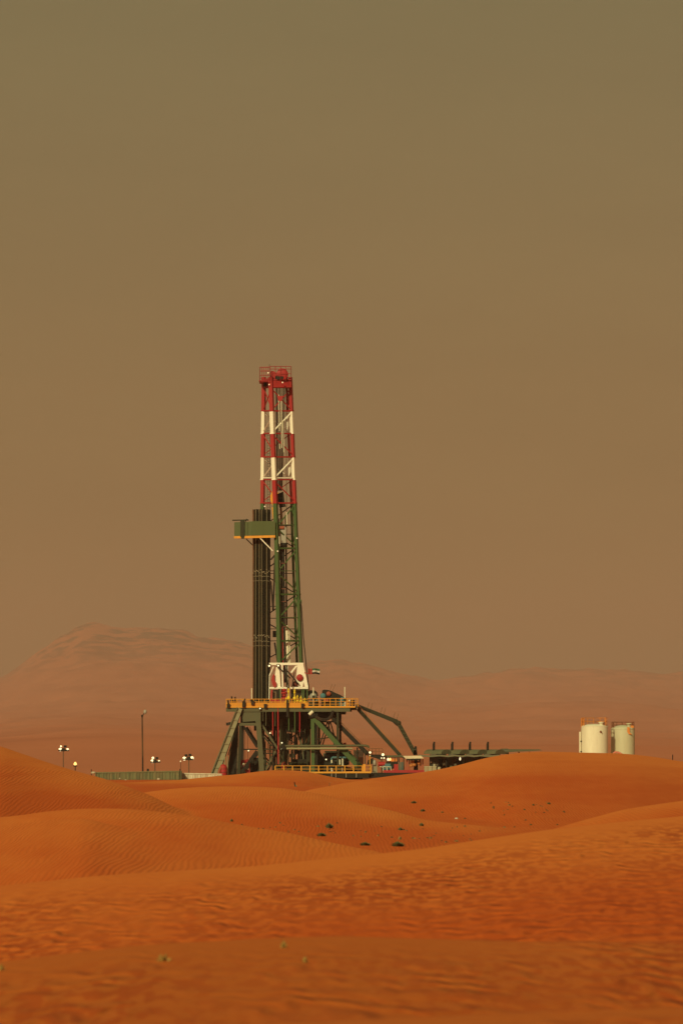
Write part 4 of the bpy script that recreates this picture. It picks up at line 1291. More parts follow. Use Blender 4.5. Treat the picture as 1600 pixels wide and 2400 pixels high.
for px, y0, y1 in ((777, 1781, 1788), (802.5, 1778, 1796), (796, 1780, 1792), (777, 1800, 1808)):
    part('pale_pipe', CREAM, pe, lambda m: m.tube([W(px, y0, -5.8), W(px + .5, y1, -5.8)], .12, 8))
pd = thing('mud_hopper', 'black wedge shaped hopper between the green column and the pump unit', 'hopper', W(748, 1812, -3))
part('body', STEEL, pd, lambda m: m.prism([W(737, 1758, -3.4), W(746, 1757, -3.4), W(760, 1778, -3.4), W(762, 1795, -3.4), W(737, 1795, -3.4)], 2))
part('base', OLIVED, pd, lambda m: m.box(W(735, 1803, -2.6), (3.4, 2, 1.2)))
bp = thing('valve_manifold', 'dark pressure manifold with hanging pipes at the centre foot of the rig', 'manifold', W(690, 1815, -1))
part('body', STEEL, bp, lambda m: (m.box(W(702, 1788, -1), (2.2, 1.4, 1.1)), m.box(W(690, 1800, -1), (4.6, 1.6, .9))))
for px in (681, 692, 706, 716):
    part('flange', OLIVED, bp, lambda m: m.lathe(W(px, 1790, -1.8), [(.05, -.3), (.3, -.28), (.3, .2), (.05, .25)], 12))
part('red_valve', RED, bp, lambda m: (m.lathe(W(665, 1793, -6.2), [(.05, -.4), (.40, -.3), (.32, .1), (.16, .45), (.02, .5)], 12), m.bar(W(660, 1800, -6.2), W(671, 1798, -6.2), .3)))
# red equipment by the left legs
acc = thing('red_air_tank', 'upright red pressure vessel between the slide ramp and the wide lattice leg', 'pressure vessel', W(522, 1823, -8.6))
part('shell', RED, acc, lambda m: m.lathe(W(523.5, 1823, -8.6), [(.05, 0), (.50, .02), (.52, .3), (.52, 1.5), (.42, 1.8), (.15, 1.95)], 20))
part('pipe', paint('cover_red', ()), acc, lambda m: m.tube([W(513, 1822, -8.9), W(514, 1806, -8.9), W(519, 1797, -8.9)], .2, 8))
for i in range(3):
    part('band', paint('sheave_red', ()), acc, lambda m: m.lathe(W(523.5, 1818 - i * 8, -8.6), [(.53, -.05), (.545, 0), (.53, .05)], 20))
for px, y0 in ((527, 1771), (533, 1772)):
    part('stand_pole', RAMPM, acc, lambda m: m.tube([W(px, y0, -8.2), W(px + 1.5, 1823, -8.2)], .09, 6))
bop = thing('blowout_preventer', 'red lattice framed wellhead stack standing under the rig between its left legs', 'wellhead stack', W(574, 1820, -1))
for px, py, r, h in ((570, 1783, .38, .55), (580, 1782, .34, .55), (570, 1800, .42, .5), (580, 1806, .40, .5), (566, 1808, .3, .4)):
    part('body', RED, bop, lambda m: m.lathe(W(px, py + 6, -4.8), [(.05, 0), (r, .03), (r * .8, h * .4), (r, h * .8), (.05, h)], 16))
for a, b in (((565, 1788), (584, 1816)), ((584, 1788), (565, 1816)), ((564, 1776), (564, 1818)), ((585, 1776), (585, 1818))):
    part('frame_bar', RED, bop, lambda m: m.bar(W(*a, -5.2), W(*b, -5.2), .16))
part('gauge', CREAM, bop, lambda m: m.lathe(W(571, 1791, -5.4), [(.02, -.1), (.16, -.05), (.16, .05)], 12, 0, 'Y'))
cc = thing('choke_cabinet', 'dark ribbed cabinet standing inside the rig against the lit front leg', 'cabinet', W(596, 1812, -3))
part('body', STEEL, cc, lambda m: m.box(W(596, 1795, -3), (1.35, 1.4, 2.4)))
for i in range(4):
    part('rib', OLIVED, cc, lambda m: m.box(W(588 + i * 5.4, 1792, -3.74), (.07, .05, 2.0)))
# ------------------------------------------------------------------ yard right of the rig
sk = thing('pump_skid', 'red framed skid with a teal motor and pumps at the foot of the long stairs', 'pump skid', W(930, 1823, -6))
part('base_frame', RED, sk, lambda m: (m.bar(W(899, 1809, -7), W(994, 1809, -7), .3, .5, up=(0, 0, 1)), m.bar(W(899, 1809, -3), W(994, 1809, -3), .3, .5, up=(0, 0, 1))))
part('under_frame', STEEL, sk, lambda m: m.box(W(900, 1817, -6), (12.5, 3.4, .75)))
part('motor', TEAL, sk, lambda m: (m.lathe(W(903, 1800, -6.6), [(.1, -.5), (.36, -.45), (.40, .0), (.36, .9), (.1, .95)], 16, 0, 'X'), m.box(W(908, 1792.5, -6.6), (.8, .5, .35))))
part('red_tank', RED, sk, lambda m: m.tube([W(886, 1791, -6.5), W(902, 1790.5, -6.5)], .34, 12))
part('red_panel', RED, sk, lambda m: m.prism([W(923, 1791, -6.8), W(932, 1791, -6.8), W(932, 1808, -6.8), W(923, 1808, -6.8)], .8))
part('red_panel', paint('cover_red', ()), sk, lambda m: m.prism([W(947, 1797, -6.8), W(957, 1797, -6.8), W(957, 1810, -6.8), W(947, 1810, -6.8)], .8))
part('dark_cover', STEEL, sk, lambda m: m.prism([W(905, 1785, -6), W(928, 1785, -6), W(930, 1800, -6), W(912, 1803, -6)], 1))
for px in (953.5, 959, 985, 990):
    part('red_post', paint('cover_red', ()), sk, lambda m: m.bar(W(px, 1779, -6.6), W(px, 1812, -6.6), .18))
for px, py, r in ((966, 1786, .26), (970, 1793, .3), (963, 1795, .24), (981, 1789, .24)):
    part('pump_head', paint('rail_rust', ()), sk, lambda m: m.lathe(W(px, py, -6.9), [(.03, -.2), (r, -.15), (r, .2), (.03, .25)], 12))
for px in (897, 906, 915):
    part('thin_pipe', CREAM, sk, lambda m: m.tube([W(px - 8, 1797, -7.1), W(px, 1797.5, -7.1), W(px + 1, 1806, -7.1)], .06, 6))
part('grey_panel', paint('panel_teal', ()), sk, lambda m: m.prism([W(934, 1786, -6.5), W(945, 1786, -6.5), W(945, 1806, -6.5), W(934, 1806, -6.5)], .6))

sh = thing('shelter', 'open shelter with a cream sloping roof and dark posts above the red pump skid', 'shelter', W(966, 1823, -4))
part('roof', paint('roof_cream', (.62, .58, .42), dirt=.2), sh, lambda m: m.prism([W(943.5, 1771.5, -8), W(986, 1771.2, -8), W(993, 1777.4, -8), W(950, 1778.3, -8)], 3.5))
part('eave_beam', STEEL, sh, lambda m: m.bar(W(952, 1780, -7.8), W(986, 1779.4, -7.8), .2, .24, up=(0, 0, 1)))
for px in (972, 976):
    part('post', STEEL, sh, lambda m: m.bar(W(px, 1779, -5.8), W(px - 1 if px < 974 else px + 1, 1822, -5.8), .30))
for px in (931, 934.5, 945.5):
    part('post', STEEL, sh, lambda m: m.bar(W(px, 1776, -5.2), W(px, 1820, -5.2), .14))
part('wind_brace', STEEL, sh, lambda m: (m.bar(W(964, 1781, -6), W(972, 1790, -6), .2), m.bar(W(984, 1781, -6), W(976, 1790, -6), .2)))
yl = thing('flow_line', 'level olive pipe ending at the cream shelter roof', 'pipe', W(920, 1823, -4))
part('pipe_run', OLIVE, yl, lambda m: m.tube([W(896, 1773.3, -5), W(941, 1772.6, -5), W(951, 1776, -5)], .17, 10))
for px in (905, 925):
    part('support_post', STEEL, yl, lambda m: m.bar(W(px, 1775, -4.9), W(px, 1812, -4.9), .1))
og = thing('tarpaulin', 'bright orange tarpaulin stretched over a frame behind the pump skid', 'tarpaulin', W(922, 1823, -2))
part('cloth', paint('tarp_orange', (.75, .21, .03)), og, lambda m: m.prism([W(915, 1779, -2.5), W(929.5, 1778, -2.5), W(930, 1784, -2.5), W(915, 1784.5, -2.5)], 1.5))
part('frame', STEEL, og, lambda m: (m.bar(W(915.5, 1784.6, -2.4), W(915.5, 1823, -2.4), .1), m.bar(W(929.5, 1784.4, -2.4), W(929.5, 1823, -2.4), .1)))

pl = thing('landing', 'raised walkway landing with brown rails at the foot of the dark stairs', 'walkway', W(885, 1823, -5))
part('deck', STEEL, pl, lambda m: m.prism([W(862, 1768, -5.5), W(893, 1768.5, -5.5), W(902, 1775, -5.5), W(890, 1781, -5.5), W(881, 1777, -5.5), W(862, 1772, -5.5)], 2.2))
railing(pl, 864, 896, -5.6, -5.6, 1754, 1768, 8, paint('rail_brown', ()), .04, (.5,))
for px in (866, 894):
    part('post', STEEL, pl, lambda m: m.bar(W(px, 1770, -5), W(px, 1823, -5), .12))
for px, py, w, lab in ((867, 1763.6, .17, 'lit'), (897, 1768.8, .20, ''), (893.5, 1776.8, .09, ''), (899.5, 1776.8, .11, '')):
    o = part('lamp', STEEL, pl, lambda m: m.box(W(px, py, -5.9), (w * 2 + .1, .2, .38)))
    part('lens', LAMP, o, lambda m: m.lathe(W(px, py, -6.02), [(w, -.02), (w * .85, -.05), (.02, -.08)], 12, 0, 'Y'))
for i, (px, lab) in enumerate(((909, 'amber lamp on a dark post behind the pump skid, the brighter one'), (914, 'dim amber lamp against the orange tarpaulin'))):
    t = thing('post_lamp', lab, 'lamp', W(px, 1823, -4))
    part('post', STEEL, t, lambda m: m.bar(W(px, 1783, -4), W(px, 1823, -4), .1))
    part('globe', LAMPO if i else LAMP, t, lambda m: m.lathe(W(px, 1780, -4), [(.02, -.22), (.17 - .05 * i, -.12), (.19 - .05 * i, .05), (.02, .24)], 12))
wb = thing('site_cabin', 'white site cabin half hidden behind the stairs and the dark pole', 'cabin', W(841, 1823, 9))
part('body', paint('cabin_white', (.58, .56, .47), dirt=.2), wb, lambda m: m.prism([W(829, 1758.5, 9), W(852, 1757.5, 9), W(852, 1774, 9), W(829, 1775, 9)], 2.5))
part('stand', paint('cabin_stand', (.34, .19, .13)), wb, lambda m: m.prism([W(829.5, 1775.2, 9.1), W(851.5, 1774.3, 9.1), W(851.5, 1823, 9.1), W(829.5, 1823, 9.1)], 2.2))
part('corner_post', CREAM, wb, lambda m: m.bar(W(829.3, 1757, 8.9), W(829.8, 1784, 8.9), .16))
part('window', GLASSD, wb, lambda m: m.prism([W(835, 1762, 8.95), W(840, 1762, 8.95), W(840, 1767, 8.95), W(835, 1767, 8.95)], .06))
rl = thing('warning_flag', 'tiny red pennant on a white stick behind the double pipe', 'pennant', W(801, 1823, 6))
part('stick', CREAM, rl, lambda m: m.tube([W(801.5, 1740, 6), W(801.5, 1823, 6)], .07, 6))
part('cloth', paint('penn_red', (.55, .05, .04)), rl, lambda m: m.prism([W(804, 1741, 6), W(811, 1740.5, 6), W(811, 1746, 6), W(804, 1747, 6)], .05))
dp = thing('vent_pole', 'dark upright pole with a collar standing in front of the white site cabin', 'pole', W(837, 1823, -2))
part('shaft', STEEL, dp, lambda m: m.tube([W(837, 1752, -2), W(837, 1818, -2)], .11, 8))
part('collar', STEEL, dp, lambda m: m.lathe(W(837, 1783, -2), [(.1, -.22), (.26, -.1), (.26, .1), (.1, .2)], 12))
gm = thing('grey_pump_unit', 'grey white upright machine beside the yellow deck railing and its orange gate', 'machine', W(878, 1823, -7))
part('head', GREY, gm, lambda m: m.lathe(W(877, 1788, -7), [(.05, -.4), (.26, -.35), (.28, .1), (.14, .4), (.02, .45)], 12))
part('body', paint('grey_olive', (.22, .22, .16), dirt=.3), gm, lambda m: m.prism([W(872.5, 1793, -7), W(883, 1791, -7), W(884, 1812, -7), W(872, 1813, -7)], .6))
part('cover', STEEL, gm, lambda m: m.prism([W(862, 1782, -5), W(874, 1776, -5), W(875, 1790, -5), W(860, 1792, -5)], .8))
part('foot', CREAM, gm, lambda m: m.box(W(874, 1813, -7.1), (.7, .5, .3)))
pyp = thing('vent_pole', 'slim yellowish pole rising beside the bright lamp at the end of the yellow railing', 'pole', W(866.5, 1823, -8.2))
part('shaft', DECKY, pyp, lambda m: m.tube([W(866.5, 1771, -8.2), W(866.5, 1812, -8.2)], .07, 6))
part('cap', CREAM, pyp, lambda m: m.box(W(866.5, 1770.5, -8.2), (.22, .2, .12)))

# generator houses: four arched units in a row, each with its exhaust
GDY = 26.0
ARCH = paint('canopy_olive', (.105, .115, .065), dirt=.15, scale=.6)
ENDM = paint('canopy_dark', (.075, .080, .048), dirt=.12)


def gen_house(px, label, yt):
    t = thing('generator_house', label, 'generator', W(px, 1826, GDY), 'row of arched generator houses')
    k = 626 / 9600.0
    a = W(px - 14, yt + 10, GDY + 1.6); b = W(px + 27, yt + 10.2, GDY - 1.2)
    mb = MB()
    # half barrel lying from left to right, slightly turned towards the camera
    ax = (b - a).normalized(); sd = Vector((-ax.y, ax.x, 0)); n = 12
    vs = []
    for c in (a, b):
        for i in range(n + 1):
            th = PI * i / n
            vs.append(c + sd * (1.15 * math.cos(th)) + Vector((0, 0, .70 * math.sin(th))))
    fs = [(i, i + 1, n + 2 + i, n + 1 + i) for i in range(n)]
    mb.add(vs, fs, 0, True)
    mb.add(vs, [tuple(range(n, -1, -1)), tuple(range(n + 1, 2 * n + 2)), (0, n + 1, 2 * n + 1, n)], 1)
    mb.build('arched_roof', [ARCH, ENDM], t)
    part('wall', paint('house_wall', (.07, .075, .052), dirt=.25), t, lambda m: (m.bar(W(px - 12, 1776, GDY), W(px + 26, 1776, GDY), 2.0, 1.2, up=(0, 0, 1)), m.bar(W(px - 12, 1803, GDY + .1), W(px + 26, 1803, GDY + .1), 1.9, 2.0, up=(0, 0, 1))))
    part('door', paint('door_teal', (.05, .075, .06)), t, lambda m: m.prism([W(px - 8, 1777, GDY - 1.1), W(px + 2, 1777, GDY - 1.1), W(px + 2, 1806, GDY - 1.1), W(px - 8, 1806, GDY - 1.1)], .05))
    part('louvre', STEEL, t, lambda m: m.prism([W(px + 7, 1779, GDY - 1.1), W(px + 21, 1779, GDY - 1.1), W(px + 21, 1797, GDY - 1.1), W(px + 7, 1797, GDY - 1.1)], .05))
    st = part('exhaust_stack', STEEL, t, lambda m: m.tube([W(px - 3, yt + 5, GDY), W(px - 3, yt - 14, GDY)], .19, 10))
    part('rain_cap', STEEL, st, lambda m: m.tube([W(px - 3, yt - 13, GDY), W(px - 1.6, yt - 18.5, GDY)], .15, 8))
    return t


gen_house(1019, 'arched generator house nearest the cream shelter, first exhaust from the left', 1757)
gen_house(1062, 'arched generator house with the second exhaust from the shelter side', 1757)
gen_house(1103.5, 'arched generator house with the third exhaust from the shelter side', 1757)
gen_house(1145, 'arched generator house with the tallest exhaust, nearest the dune slope', 1757)
gc = thing('house_canopy', 'long low olive canopy roof along the front of the generator houses', 'canopy', W(1085, 1826, GDY - 3))
cn = MB()
xs_ = [980, 1008, 1030, 1050, 1066, 1082, 1095, 1110, 1126, 1146, 1170]
for i in range(len(xs_) - 1):
    ya, yb = (1771.5 + (1.4 if i % 2 else -.6)), (1771.5 + (-.6 if i % 2 else 1.4))
    cn.prism([W(xs_[i], ya - 2.2, GDY - 4.4), W(xs_[i + 1], yb - 2.2, GDY - 4.4), W(xs_[i + 1], yb + 1.6, GDY - 4.4), W(xs_[i], ya + 1.6, GDY - 4.4)], 3.0)
cn.build('roof_sheet', paint('canopy_pale', (.13, .14, .085), dirt=.2), gc)
part('back_wall', paint('house_wall', ()), gc, lambda m: m.prism([W(1010, 1772, GDY + 2.6), W(1165, 1772, GDY + 2.6), W(1165, 1826, GDY + 2.6), W(1010, 1826, GDY + 2.6)], .15))
rb_ = random.Random(9)
for i in range(14):
    x = rb_.uniform(1012, 1130); y = rb_.uniform(1786, 1806)
    part('stored_drum', paint(('house_wall', 'crate_lid', 'door_teal', 'canopy_olive')[i % 4], (.42, .40, .27)), gc, lambda m: m.lathe(W(x, y, GDY - 2.2), [(.05, -.4), (.26, -.38), (.26, .38), (.05, .4)], 12))
for px in (1007, 1045, 1084, 1123):
    part('post', STEEL, gc, lambda m: m.bar(W(px, 1773.5, GDY - 3.2), W(px, 1826, GDY - 3.2), .16))
part('lamp', glow('canopy_lamp_glow', (1.0, .86, .55), .9), gc, lambda m: m.lathe(W(1077.5, 1778, GDY - 3.8), [(.02, -.3), (.15, -.12), (.12, .1), (.02, .3)], 10))
lr = thing('long_roof', 'long thin olive roof trailing off behind the dune crest right of the generators', 'roof', W(1225, 1826, GDY + 8))
part('sheet', OLIVE, lr, lambda m: m.prism([W(1183, 1755.6, GDY + 6), W(1262, 1756.2, GDY + 6), W(1271, 1758.4, GDY + 6), W(1250, 1760, GDY + 6), W(1186, 1763, GDY + 6)], 5))
part('ridge_duct', ENDM, lr, lambda m: m.tube([W(1172, 1761, GDY + 4), W(1190, 1761, GDY + 4)], .42, 12))
for px in (1190, 1215, 1240):
    part('post', STEEL, lr, lambda m: m.bar(W(px, 1762, GDY + 7), W(px, 1826, GDY + 7), .2))
for i, (px, w, lab) in enumerate(((997.5, 8, 'pale crate at the foot of the generator row, nearest the red skid'), (1007, 9, 'pale wider crate in the middle of three at the foot of the generators'), (1017, 9, 'pale crate farthest right of three below the generator wall'))):
    t = thing('storage_crate', lab, 'crate', W(px, 1823, GDY - 7), 'pale crates by the generators')
    part('body', paint('crate_pale', (.34, .32, .20), dirt=.3), t, lambda m: m.box(W(px, 1806, GDY - 7), (w / 16 * 1.02, .8, 1.35)))
    part('lid', paint('crate_lid', (.42, .40, .27)), t, lambda m: m.box(W(px, 1796.5, GDY - 7), (w / 16 * 1.06, .86, .1)))

# ------------------------------------------------------------------ storage tanks on the right
def tank(px, half, rim, dome, Y, mat, railmat, label, n):
    k = Y / 9600.0
    base = Vector(((px - 800) * k, Y, 0.0))
    r = half * k
    zt = CAM_Z + (HY - rim) * k; zd = CAM_Z + (HY - dome) * k
    t = thing('storage_tank', label, 'tank', base, 'pair of upright storage tanks')
    mb = MB()
    mb.lathe(base, [(r, 0.0), (r, zt - .12), (r * .985, zt)], 56)
    mb.build('shell', mat, t)
    mb = MB(); mb.lathe(base, [(r * 1.015, zt - .02), (r * 1.01, zt + .05), (r * .80, zt + (zd - zt) * .50), (r * .5, zt + (zd - zt) * .85), (r * .2, zd - .01), (.01, zd)], 56)
    mb.build('domed_top', mat, t)
    for z in (1.6, 3.6, 5.6):
        mb = MB(); mb.lathe(base, [(r * 1.001, z - .03), (r * 1.006, z), (r * 1.001, z + .03)], 56); mb.build('weld_seam', mat, t)
    mb = MB()
    hx = base + Vector((r * .48, -r * .45, zd))
    mb.lathe(hx, [(.28, -.35), (.28, .12), (.40, .15), (.40, .24), (.05, .28)], 20); mb.build('hatch', mat, t)
    # guard rail on the roof edge
    rr = MB()
    for hgt in ((0.5, 1.0) if n == 0 else (.35, .75)):
        rr.tube([base + Vector((r * .93 * math.cos(math.radians(a)), r * .93 * math.sin(math.radians(a)), zt + hgt + .2)) for a in range(-30, 211, 15)], .045, 6)
    ro_ = rr.build('guard_rail', railmat, t)
    for a in range(-30, 211, 30):
        p = base + Vector((r * .93 * math.cos(math.radians(a)), r * .93 * math.sin(math.radians(a)), zt + .03))
        mb = MB(); mb.tube([p, p + Vector((0, 0, 1.17 if n == 0 else .92))], .05, 6); mb.build('rail_post', railmat, ro_)
    return t, base, r, zt, zd


OR2 = paint('tank_rail_orange', (.62, .22, .045), dirt=.15)
BR2 = paint('tank_rail_brown', (.20, .075, .035), dirt=.15)
t1, b1, r1, zt1, zd1 = tank(1392, 31.2, 1703, 1696.5, 562, CREAM, OR2, 'cream upright storage tank, the left one, with an orange rail on its domed roof', 0)
t2, b2, r2, zt2, zd2 = tank(1458.5, 27.8, 1708.5, 1699.5, 566, SAGE, BR2, 'greenish upright storage tank right of the cream one, brown rail on top', 1)
mb = MB(); mb.tube([b1 + Vector((-r1 - .17, -.4, 0)), b1 + Vector((-r1 - .17, -.4, 3.2 + (HY - 1715) * .0585))], .13, 10); mb.build('down_pipe', CREAM, t1)
for z in (4.0, 5.4):
    mb = MB(); mb.box(b1 + Vector((-r1 - .05, -.45, z)), (.22, .2, .14)); mb.build('pipe_bracket', STEEL, t1)
for dx in (-.0, .22):
    mb = MB(); mb.tube([b1 + Vector((-r1 + .02 + dx, -.3, zt1 - .1)), b1 + Vector((-r1 + .02 + dx, -.3, zt1 + 1.15))], .075, 8); mb.build('ladder_post', OR2, t1)
mb = MB(); mb.lathe(b1 + Vector((r1 * .40, -r1 * .93, zt1 - .70)), [(.02, -.1), (.15, -.08), (.15, .1)], 12, 0, 'Y'); mb.bar(b1 + Vector((r1 * .40 + .05, -r1 * .93 - .05, zt1 - .72)), b1 + Vector((r1 * .40 + .22, -r1 * .93, zt1 - .95)), .08); mb.build('valve', BR2, t1)
mb = MB(); mb.prism([b2 + Vector((r2 * .30, -r2 * .97, zt2 + .25)), b2 + Vector((r2 * .50, -r2 * .97, zt2 + .25)), b2 + Vector((r2 * .52, -r2 * .97, zt2 - .5)), b2 + Vector((r2 * .72, -r2 * .97, zt2 - .78)), b2 + Vector((r2 * .42, -r2 * .97, zt2 - .72)), b2 + Vector((r2 * .30, -r2 * .97, zt2 - .4))], .14); mb.build('valve', OR2, t2)
mb = MB(); mb.box(b2 + Vector((r2 * .74, -r2 * .5, zt2 + .30)), (.42, .3, .34)); mb.build('roof_fitting', OR2, t2)
mb = MB(); mb.box(b1 + Vector((r1 * .72, -r1 * .4, zt1 + .42)), (.35, .3, .5)); mb.build('roof_fitting', BR2, t1)
hz_ = W(1446, 1764, Y=545)
mb = MB(); mb.tube([W(1436, 1766, Y=545), W(1441, 1762.5, Y=545), W(1448, 1763.5, Y=545), W(1456, 1767.5, Y=545)], .13, 8)
o = mb.build('coiled_hose', paint('pink_hose', (.62, .20, .14)), None); tag(o, 'faded pink hose lying at the foot of the greenish tank', 'hose')
mp_ = W(1575, 1782, Y=400)
t = thing('marker_post', 'thin dark marker post on the dune crest at the right edge, right of the tanks', 'post', W(1575, 1783, Y=400))
mb = MB(); mb.tube([W(1575, 1790, Y=400), W(1575, 1768.5, Y=400)], .045, 6); mb.build('stake', STEEL, t)

# ------------------------------------------------------------------ containers and light towers on the left
def container(x0, x1, top0, top1, Y, mat, darkmat, label, nrib, seed):
    k = Y / 9600.0
    a = W(x0, 1832, Y=Y); b = W(x1, 1832, Y=Y)
    z0 = 0.0; za = CAM_Z + (HY - top0) * k; zb = CAM_Z + (HY - top1) * k
    a.z = b.z = z0
    t = thing('shipping_container', label, 'container', ((a.x + b.x) / 2, Y, z0))
    mb = MB()
    # corrugated front: trapezoid folds
    n = nrib; vs = []; fs = []
    top = lambda s: za + (zb - za) * s
    R_ = random.Random(seed)
    for i in range(n):
        for j, (ds_, dep) in enumerate(((0, 0), (.28, 0), (.42, .07), (.86, .07))):
            s = (i + ds_) / n
            x = a.x + (b.x - a.x) * s
            vs += [(x, Y + dep, z0), (x, Y + dep, top(s) - .10)]
    vs += [(b.x, Y, z0), (b.x, Y, top(1) - .10)]
    m_ = len(vs) // 2
    mi = []
    for i in range(m_ - 1):
        mb.add([vs[2 * i], vs[2 * i + 2], vs[2 * i + 3], vs[2 * i + 1]], [(0, 1, 2, 3)], 0 if R_.random() < .6 else 1)
    mb.build('side_wall', [mat, darkmat], t)
    part('top_rail', mat, t, lambda m: m.bar((a.x, Y + .02, za - .06), (b.x, Y + .02, zb - .06), .14, .14, up=(0, 0, 1)))
    part('roof', mat, t, lambda m: m.add([(a.x, Y, za - .005), (b.x, Y, zb - .005), (b.x, Y + 2.4, zb - .005), (a.x, Y + 2.4, za - .005), (a.x, Y, za - .06), (b.x, Y, zb - .06), (b.x, Y + 2.4, zb - .06), (a.x, Y + 2.4, za - .06)],
                                        [(0, 1, 2, 3), (7, 6, 5, 4), (0, 4, 5, 1), (1, 5, 6, 2), (2, 6, 7, 3), (3, 7, 4, 0)]))
    part('end_wall', darkmat, t, lambda m: m.box((b.x - .03, Y + 1.2, (z0 + zb) / 2 - .05), (.06, 2.4, zb - .12)))
    part('end_wall', darkmat, t, lambda m: m.box((a.x + .03, Y + 1.2, (z0 + za) / 2 - .05), (.06, 2.4, za - .12)))
    for x, zz in ((a.x + .07, za), (b.x - .07, zb)):
        part('corner_post', darkmat, t, lambda m: m.box((x, Y - .02, zz / 2), (.16, .16, zz)))
    return t


CG = paint('container_green', (.135, .150, .070), dirt=.25)
CGD = paint('container_green_dark', (.085, .100, .048), dirt=.25)
CW = paint('container_white', (.60, .57, .44), dirt=.25)
CWD = paint('container_white_dull', (.45, .42, .31), dirt=.25)
container(224, 425.5, 1810, 1806.5, 585, CG, CGD, 'long low corrugated green container behind the left dune slope', 26, 3)
container(427, 520, 1811.5, 1813.5, 588, CW, CWD, 'pale cream container between the green one and the slide ramp', 16, 5)
for px, py, w, h, lab in ((219.5, 1811, .75, .32, 'small pale box at the left tip of the green container'), (372, 1826, .45, .26, 'pale sandbag lying before the middle right of the green container'),
                          (281, 1824.5, .22, .2, 'tiny pale sack at the foot of the green container, left of two'), (295, 1829, .30, .26, 'pale sack on the sand in front of the green container')):
    c = W(px, py, Y=575 if px > 230 else 583)
    mb = MB(); mb.lathe(c, [(w * .35, -h * .5), (w * .5, -h * .2), (w * .5, h * .2), (w * .3, h * .5)], 10)
    o = mb.build('sand_bag', CWD, None); tag(o, lab, 'bag')
for px, y0, lab in ((215, 1803, 'short dark stake left of the green container'), (422.5, 1802, 'short dark stake at the right corner of the green container')):
    c = W(px, 1815, Y=583)
    mb = MB(); mb.tube([c + Vector((0, 0, -1)), W(px - .4, y0, Y=583)], .06, 6); o = mb.build('stake', STEEL, None); tag(o, lab, 'stake')
mb = MB(); mb.box(W(347, 1804.5, Y=586), (.32, .3, .34)); mb.box(W(347, 1808, Y=586), (.12, .12, .3)); o = mb.build('roof_vent', STEEL, None); tag(o, 'dark vent knob on the roof of the green container beside the tall pole', 'vent')


def light_tower(px, y_arm, lamps, Y, label, heads=(), h_base=None):
    k = Y / 9600.0
    base = W(px, HY, Y=Y); base.z = 0
    t = thing('light_tower', label, 'floodlight', base, 'lit floodlight towers left of the rig')
    arm = W(px, y_arm, Y=Y)
    part('mast_pole', paint('tower_pole', (.12, .075, .045), dirt=.1), t, lambda m: (m.tube([base, arm], .075, 6)))
    xs = [l[0] for l in lamps]
    part('cross_arm', STEEL, t, lambda m: (m.bar(W(min(xs) - 4, y_arm + 1.5, Y=Y), W(max(xs) + 3, y_arm + 1.5, Y=Y), .16, .26, up=(0, 0, 1)), m.box(W(px, y_arm, Y=Y), (.5, .3, .5))))
    part('base_trailer', OLIVED, t, lambda m: (m.box(base + Vector((0, 0, .45)), (1.6, 2.2, .7))))
    for x, y, r in lamps:
        o = part('lamp_housing', STEEL, t, lambda m: m.lathe(W(x, y, Y=Y), [(.05, .28), (r * .7, .22), (r * 1.12, 0)], 16, 0, 'Y'))
        part('lens', LAMP, o, lambda m: m.lathe(W(x, y, Y=Y), [(r, -.02), (r * .8, -.06), (.02, -.09)], 16, 0, 'Y'))
    for x, y in heads:
        part('lamp_housing', STEEL, t, lambda m: m.box(W(x, y, Y=Y), (.42, .3, .34)))
    return t


light_tower(149, 1757, ((142, 1757, .27), (159, 1757, .22), (143.5, 1749.2, .14)), 620, 'floodlight tower farthest left, lit lamps just above the big dune', ((153.5, 1749.5),))
light_tower(363.5, 1784, ((357.5, 1784, .27), (373, 1784, .16), (358.8, 1776.3, .18)), 610, 'lit floodlight tower behind the green container, with a third lamp raised', ((368, 1777),))
light_tower(443, 1777.5, ((432.3, 1778, .28), (450, 1777, .27)), 592, 'lit floodlight tower before the pale container, two dark heads on top', ((436.5, 1770.5), (445.5, 1769.5)))
bc = thing('beacon_lamp', 'small amber glowing lamp just over the slope of the left dune', 'lamp', W(177, 1826, Y=600))
part('post', STEEL, bc, lambda m: m.tube([W(177, 1826, Y=600), W(177, 1796, Y=600)], .06, 6))
part('base', STEEL, bc, lambda m: m.box(W(177, 1795, Y=600), (.5, .4, .2)))
part('globe', LAMPO, bc, lambda m: m.lathe(W(177, 1790.5, Y=600), [(.1, -.24), (.24, -.1), (.20, .1), (.06, .3)], 14))
sl = thing('small_lamp', 'tiny white lamp point left of the floodlight tower with dark heads', 'lamp', W(423.5, 1806, Y=587))
part('stalk', STEEL, sl, lambda m: m.tube([W(423.5, 1808, Y=587), W(423.5, 1786, Y=587)], .03, 5))
part('globe', glow('soft_lamp_glow', (), 0), sl, lambda m: m.lathe(W(423.5, 1784.5, Y=587), [(.02, -.12), (.11, 0), (.02, .12)], 10))
tp = thing('camera_pole', 'tall dark pole topped by a pale lamp head standing behind the green container', 'pole', W(335, 1826, Y=595))
part('shaft', paint('pole_dark', (.028, .022, .018)), tp, lambda m: m.tube([W(335.2, 1826, Y=595), W(333.6, 1677, Y=595)], .125, 10, r2=.095))
part('head', GREY, tp, lambda m: m.lathe(W(340.5, 1668.5, Y=595), [(.03, -.33), (.22, -.2), (.25, .05), (.18, .25), (.03, .33)], 14))
part('arm', STEEL, tp, lambda m: (m.tube([W(333.8, 1679, Y=595), W(338.5, 1671, Y=595)], .06, 6), m.box(W(333.6, 1678, Y=595), (.28, .25, .36))))

